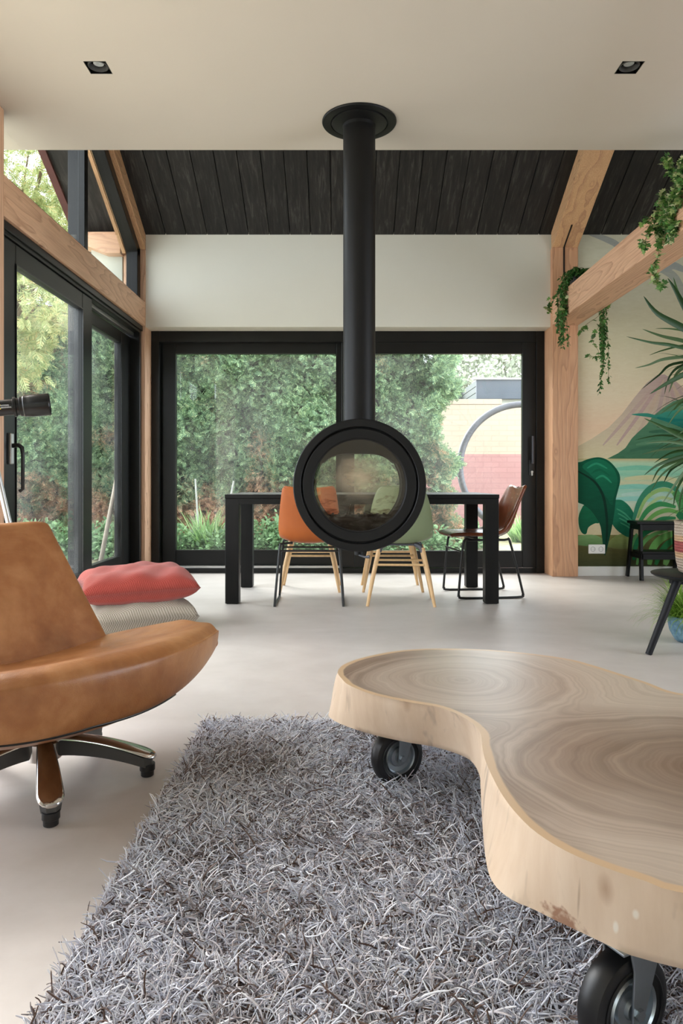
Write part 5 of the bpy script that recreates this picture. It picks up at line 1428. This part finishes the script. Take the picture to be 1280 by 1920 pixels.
V, Fq = join_np(parts); o = np_mesh('leaves', V, Fq, M['dracaena'], r, smooth=True); o['kind'] = 'stuff'

# tufted grass in the blue pot on the floor
r = thing('potted_grass', 'bright green tufted grass in a blue glazed pot on the floor under the side table', 'potted plant', (1.835, 3.80, 0.0))
mb = MB(); mb.lathe([(0.0, 0.0), (0.045, 0.0), (0.06, 0.012), (0.086, 0.06), (0.093, 0.10), (0.091, 0.135), (0.087, 0.137), (0.084, 0.12), (0.0, 0.115)], 48); mb.build('pot', M['pot'], r, smooth=40)
def tuft(n, L, seed, base_r, w, elev=(0.5, 1.5), drop=1.9, seg=6):
    g = np.random.default_rng(seed); V = []; Fq = []
    for k in range(n):
        az = g.uniform(0, 2*PI); q = base_r*math.sqrt(g.uniform(0, 1)); p = np.array([q*math.cos(az+1), q*math.sin(az+1), 0.0])
        az = az+g.normal(0, 0.5); e = g.uniform(*elev); ll = L*g.uniform(0.5, 1.15); side = np.array([-math.sin(az), math.cos(az), 0]); o = len(V)
        dd = drop*g.uniform(0.5, 1.2)
        for i in range(seg+1):
            t = i/seg; ww = w*(1-t**2)*0.5+0.0003
            V += [p+side*ww, p-side*ww]
            p = p+np.array([math.cos(az)*math.cos(e), math.sin(az)*math.cos(e), math.sin(e)])*ll/seg; e -= dd*(0.3+t)/seg
        for i in range(seg):
            a = o+2*i; Fq.append((a, a+1, a+3, a+2))
    return np.array(V), np.array(Fq)
V, Fq = tuft(900, 0.26, 21, 0.06, 0.0045, (0.3, 1.5), 2.6); V[:, 2] += 0.115; V[:, 2] = np.maximum(V[:, 2], 0.004)
o = np_mesh('blades', V, Fq, M['lime_grass'], r, smooth=True); o['kind'] = 'stuff'

# ================================================================ THE GARDEN
tag(MB().box(-14, 14, 6.72, 26, -0.16, -0.06).build('ground', M['ground']), 'bare soil and grass of the garden behind the house', 'ground', kind='structure')
mb = MB(); mb.box(-14, -2.2, -14, 6.72, -0.16, -0.06); mb.box(-2.2, 14, -14, YNEAR-0.15, -0.16, -0.06)
tag(mb.build('ground.001', plain('pale_paving', S(190, 186, 176), 0.9, var=0.08, vscale=3)), 'pale paved terrace around the house', 'terrace', kind='structure')

def hedge_pts(g, N):
    """points on the shaggy front, end and top of the hedge with outward directions"""
    x = g.uniform(-6.4, 1.30, N); z = g.uniform(-0.05, 3.35, N); side = g.uniform(0, 1, N)
    wob = 0.16*np.sin(2.1*x+1.3*z)+0.12*np.sin(3.7*x-2.9*z+1)+0.09*np.sin(6.1*z+4.3*x)
    y = 9.35-wob*0.9+g.uniform(-0.02, 0.16, N)
    out = np.stack([0.25*np.cos(2.1*x+1.3*z)+g.normal(0, .35, N), -np.ones(N), g.normal(0.05, 0.35, N)], 1)
    e = side < 0.17
    yy = g.uniform(9.3, 10.6, N)
    bulge = 0.12*np.sin(3*z)+0.10*np.sin(7*z+2*yy)+0.07*np.sin(13*z)
    x = np.where(e, 1.33+bulge+g.uniform(-0.14, 0.03, N), x); y = np.where(e, yy, y)
    out[e] = np.stack([np.ones(e.sum()), g.normal(-0.3, .4, e.sum()), g.normal(0.1, .35, e.sum())], 1)
    return np.stack([x, y, z], 1), unit(out)
g = np.random.default_rng(77)
r = thing('hedge', 'tall shaggy conifer hedge with browned patches behind the garden doors', 'hedge', (-2.5, 9.9, -0.06))
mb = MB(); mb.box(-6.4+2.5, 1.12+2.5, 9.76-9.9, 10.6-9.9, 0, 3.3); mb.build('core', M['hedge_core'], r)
N = 52000
P, out = hedge_pts(g, N)
fwd = unit(out*0.75+np.stack([g.normal(0, .45, N), np.full(N, -0.1), g.normal(0.15, 0.5, N)], 1))
sp = spray(5)
V, Fq = scatter(sp[0], sp[1], frames(fwd, unit(out*0.5+g.normal(0, .5, (N, 3))+np.array([0, 0, .4]))), P, g.uniform(0.075, 0.16, N))
V -= np.array(r.location)[None]
o = np_mesh('foliage', V, Fq, M['hedge'], r); o['kind'] = 'stuff'

h2 = copy_tree(r); h2.location = (-2.6, -9.5, -0.06); h2.rotation_euler.z = PI
h2['label'] = 'conifer hedge across the terrace, mirrored in the fireplace glass'
# feathery trees
def feather_tree(name, label, loc, H, blobs, mat, n, seed, size, mode):
    r = thing(name, label, 'tree', loc)
    MB().tube(catmull([(0, 0, 0), (0.05, 0.02, H*0.4), (0.0, 0.05, H*0.75), (0.1, 0, H)], 5), [0.09*(1-0.7*i/15) for i in range(16)], 10).build('trunk', M['trunk'], r, smooth=True)
    g = np.random.default_rng(seed); PP = []
    mb = MB()
    for (bx, by, bz, br) in blobs:
        k = max(10, int(n*br*br)); d = unit(g.normal(0, 1, (k, 3))); q = br*g.uniform(0.2, 1, k)**0.45
        PP.append(np.array([bx, by, bz])+d*q[:, None]*np.array([1, 1, 0.85]))
        mb.tube(catmull([(0, 0.02, H*0.45), (bx*.5, by*.5, (bz+H*0.4)*.5+.1), (bx, by, bz)], 4), [0.03, 0.028, 0.026, 0.024, 0.02, 0.016, 0.012, 0.01, 0.008], 6)
    mb.build('branch', M['trunk'], r, smooth=True)
    P = np.concatenate(PP); N = len(P)
    fwd = unit(g.normal(0, 1, (N, 3))+np.array([0, -0.3, -0.5 if mode == 'weep' else 0.1]))
    V, Fq = scatter(sp[0] if mode == 'weep' else oval_leaf()[0], sp[1] if mode == 'weep' else oval_leaf()[1], frames(fwd, unit(g.normal(0, 1, (N, 3)))), P, g.uniform(0.6, 1.3, N)*size)
    o = np_mesh('foliage', V, Fq, mat, r); o['kind'] = 'stuff'
    return r
feather_tree('feathery_tree', 'yellow green feathery tree standing left behind the side door', (-3.75, 7.75, -0.06), 5.2,
             [(0.1, 0, 2.3, .5), (0.5, -.1, 2.8, .55), (-.4, 0, 3.0, .6), (0.2, .1, 3.5, .65), (0.75, 0, 3.6, .5), (-.5, 0, 4.0, .7), (.4, -.1, 4.4, .7), (1.0, .1, 4.7, .55), (-.2, 0, 5.1, .7), (.8, 0, 5.5, .6), (-.9, .1, 2.4, .5), (-1.1, 0, 3.4, .6), (-1.1, 0, 4.7, .7), (1.25, .1, 5.4, .5)], M['feather'], 1700, 31, 0.15, 'weep')
feather_tree('garden_tree', 'grey green leafy tree far behind the slate grey shed roof', (4.2, 18.5, -0.06), 4.6,
             [(-1.6, 0, 3.3, .9), (-.6, 0, 3.6, .9), (.4, 0, 3.3, .9), (1.3, 0, 3.6, 1.0), (-1.0, 0, 4.3, .7), (0.2, 0, 4.3, .6), (1.5, 0, 4.6, .9), (-2.2, 0, 2.9, .7), (2.2, 0, 3.8, .9)], M['far_tree'], 1500, 41, 0.15, 'leaf')

# painted brick garden wall, shed, ring frame
WY = 13.6
mb = MB(); mb.box(1.2, 6.2, WY, WY+0.22, -0.16, 2.30); mb.box(1.2, 3.05, WY-0.01, WY+0.23, 2.30, 2.40)
tag(mb.build('garden_wall', M['brick'], bevel=0.004), 'garden wall of painted brick, cream above and dusty pink below', 'garden wall')
r = thing('shed', 'flat roofed shed with a slate grey fascia behind the brick garden wall', 'shed', (4.0, 15.2, -0.06))
p0 = at(893, 712, 14.0); p1 = at(893, 748, 14.0); q0 = at(861, 741, 15.6)
SX = p0.x-4.0; SZ0, SZ1 = p1.z+0.06, p0.z+0.06
MB().box(SX, 2.6, -1.2, -1.12, SZ0, SZ1).build('fascia', M['fascia'], r, bevel=0.006)
mb = MB(); mb.box(SX-0.06, 2.6, -1.24, -1.1, SZ1, SZ1+0.035); mb.build('roof_cap', M['alu'], r, bevel=0.004)
mb = MB(); h = (SZ1-SZ0)/3
for k in range(3): mb.prism([(-1.12, SZ0+k*h+0.01), (0.6, SZ0+k*h+0.01), (0.6, SZ0+(k+1)*h-0.005), (-1.12, SZ0+(k+1)*h-0.005)], SX+0.0, SX+0.03, 'x')
mb.box(SX-0.35, SX, 0.45, 0.5, SZ0-0.2, SZ1)
mb.build('side_boards', M['fascia_side'], r)
MB().box(SX+0.03, 2.55, -1.1, 1.8, 0.0, SZ1-0.02).build('walls', M['render_wall'], r)
r = thing('swing_frame', 'round dark metal swing frame on tube feet before the brick garden wall', 'garden swing frame', (2.95, 11.2, -0.06))
RC = at(982, 877, 11.2); RR = 120*11.2/F
loc = Vector((2.95, 11.2, -0.06)); c0 = RC-loc
mb = MB(); pts = []
for k in range(0, 61):
    a = math.radians(-62+304*k/60); pts.append((c0.x+RR*math.cos(a), 0.10*math.sin(a*1.0), c0.z+RR*math.sin(a)))
mb.tube(pts, 0.052, 12)
mb.build('hoop', M['grey_metal'], r, smooth=45)
zb = c0.z+RR*math.sin(math.radians(-62))
for sx in (-1, 1):
    MB().tube(catmull([(c0.x+sx*0.47, 0.0, zb), (c0.x+sx*0.42, -0.1, 0.12), (c0.x+sx*0.6, -0.5, 0.05), (c0.x+sx*0.95, -0.7, 0.045)], 5), 0.045, 10).build('foot_tube', M['grey_metal'], r, smooth=45)
    MB().tube([(c0.x+sx*0.42, -0.1, 0.12), (c0.x+sx*0.7, 0.6, 0.045)], 0.045, 10).build('foot_tube', M['grey_metal'], r, smooth=45)
mb = MB(); a = math.radians(184)
mb.box(c0.x+RR*math.cos(a)-0.10, c0.x+RR*math.cos(a)+0.03, -0.05, 0.05, c0.z-0.14, c0.z+0.02); mb.build('clamp', M['grey_metal'], r, bevel=0.006)

# canes, pole, tufts and herbs before the hedge
def rod(name, label, cat, p, q, rad, mat, group=None):
    loc = Vector(q); o = MB().tube([(0, 0, 0), Vector(p)-loc], [rad, rad*0.85], 10).build(name, mat, None, smooth=40)
    o.location = loc; return tag(o, label, cat, group)
def foot(px, py, Y): v = at(px, py, Y); v.z = -0.06; return v
rod('cane', 'slim grey cane standing up behind the tall arching grass tuft', 'cane', at(366, 898, 8.75), foot(375, 1000, 8.9), 0.013, M['stake'])
rod('cane', 'slim grey cane slanting behind the left corner of the dining table', 'cane', at(438, 902, 8.75), foot(412, 1010, 8.9), 0.013, M['stake'])
rod('cane', 'slim grey cane rising out of the hedge seen through the glass beside the flue', 'cane', at(497, 1030, 8.85), foot(497, 1040, 8.9), 0.012, M['stake']) if False else None
rod('wooden_pole', 'weathered wooden pole leaning outside the fixed pane of the side door', 'pole', at(221, 884, 6.35), foot(176, 1062, 5.6), 0.021, M['pole'])
def tuft_thing(name, label, cat, px, Y, n, L, seed, br, w, mat, elev, drop, group=None):
    loc = (X6(px, Y), Y, -0.06); V, Fq = tuft(n, L, seed, br, w, elev, drop); V[:, 2] = np.maximum(V[:, 2], 0.001)
    o = np_mesh(name, V, Fq, mat, None, smooth=True); o.location = loc
    return tag(o, label, cat, group)
tuft_thing('grass_tuft', 'tall arching ornamental grass tuft in front of the brown hedge patch', 'grass tuft', 388, 8.6, 260, 0.62, 51, 0.14, 0.022, M['grass'], (0.7, 1.5), 1.2)
tuft_thing('grass_tuft', 'small grass tuft behind the chestnut chair, by the ring frame foot', 'grass tuft', 976, 10.6, 160, 0.5, 52, 0.12, 0.02, M['grass'], (0.7, 1.5), 1.0)
HV = []; HS_ = MB()
def herb(px, Y, seed, R, H, n):
    g = np.random.default_rng(seed); o = np.array([X6(px, Y), Y, -0.06])
    d = g.normal(0, 1, (n, 3)); d[:, 2] = np.abs(d[:, 2]); d = unit(d); q = g.uniform(0.35, 1, n)
    P = d*np.array([R, R*0.6, H])*q[:, None]; P[:, 2] += 0.02
    fwd = unit(d+g.normal(0, .5, (n, 3))-np.array([0, 0, .2]))
    t_ = oval_leaf(); HV.append(scatter(t_[0]*np.array([1.3, 1, 1]), t_[1], frames(fwd, unit(g.normal(0, .4, (n, 3))+np.array([0, -.3, 1]))), P+o, g.uniform(0.03, 0.075, n)))
for k, (px, Y, R, H) in enumerate(((60, 8.6, .5, .5), (120, 8.5, .5, .45), (200, 8.5, .45, .5), (235, 8.3, .4, .42), (345, 8.45, .42, .40), (430, 8.4, .42, .40), (490, 8.35, .5, .5), (545, 8.5, .5, .62), (610, 8.4, .5, .45), (690, 8.5, .5, .42), (800, 8.7, .5, .40), (862, 9.6, .45, .42))):
    herb(px, Y, 60+k, R, H*0.9, 1000)
V, Fq = join_np(HV)
tag(np_mesh('undergrowth', V, Fq, M['herb']), 'low bright green leafy plants along the foot of the hedge', 'garden plants', kind='stuff')
# ================================================================ LIGHT AND CAMERA
w = bpy.data.worlds.new('overcast_sky'); SC.world = w; w.use_nodes = True
nt = w.node_tree; nt.nodes.clear()
out = nt.nodes.new('ShaderNodeOutputWorld'); bg = nt.nodes.new('ShaderNodeBackground')
tc = nt.nodes.new('ShaderNodeTexCoord'); sp_ = nt.nodes.new('ShaderNodeSeparateXYZ'); rp = nt.nodes.new('ShaderNodeValToRGB')
nt.links.new(tc.outputs['Generated'], sp_.inputs[0]); nt.links.new(sp_.outputs['Z'], rp.inputs[0])
e = rp.color_ramp.elements
e[0].position = 0.0; e[0].color = (0.82, 0.90, 1.0, 1); e[1].position = 0.7; e[1].color = (0.92, 0.97, 1.0, 1)
nt.links.new(rp.outputs[0], bg.inputs[0]); bg.inputs[1].default_value = 4.2
nt.links.new(bg.outputs[0], out.inputs[0])

sun = bpy.data.lights.new('veiled_sun', 'SUN'); sun.energy = 5.0; sun.angle = math.radians(45); sun.color = (1.0, 0.95, 0.88)
so = bpy.data.objects.new('veiled_sun', sun); COL.objects.link(so); so.rotation_euler = (math.radians(-50), 0, math.radians(32))

cam = bpy.data.cameras.new('camera'); co = bpy.data.objects.new('camera', cam); COL.objects.link(co)
co.location = (0, 0, CAMZ); co.rotation_euler = (math.radians(90), 0, 0)
cam.sensor_fit = 'AUTO'; cam.sensor_width = 36.0; cam.lens = 36.0*F/1920.0
cam.shift_y = -60.0/1920.0; cam.clip_start = 0.05; cam.clip_end = 200
SC.camera = co
vs = SC.view_settings; vs.view_transform = 'Standard'; vs.look = 'None'; vs.exposure = 0.9; vs.gamma = 1.0; vs.use_curve_mapping = False
cy = SC.cycles
cy.max_bounces = 10; cy.diffuse_bounces = 6; cy.glossy_bounces = 4; cy.transmission_bounces = 4; cy.transparent_max_bounces = 24
cy.caustics_reflective = False; cy.caustics_refractive = False
cy.use_denoising = True
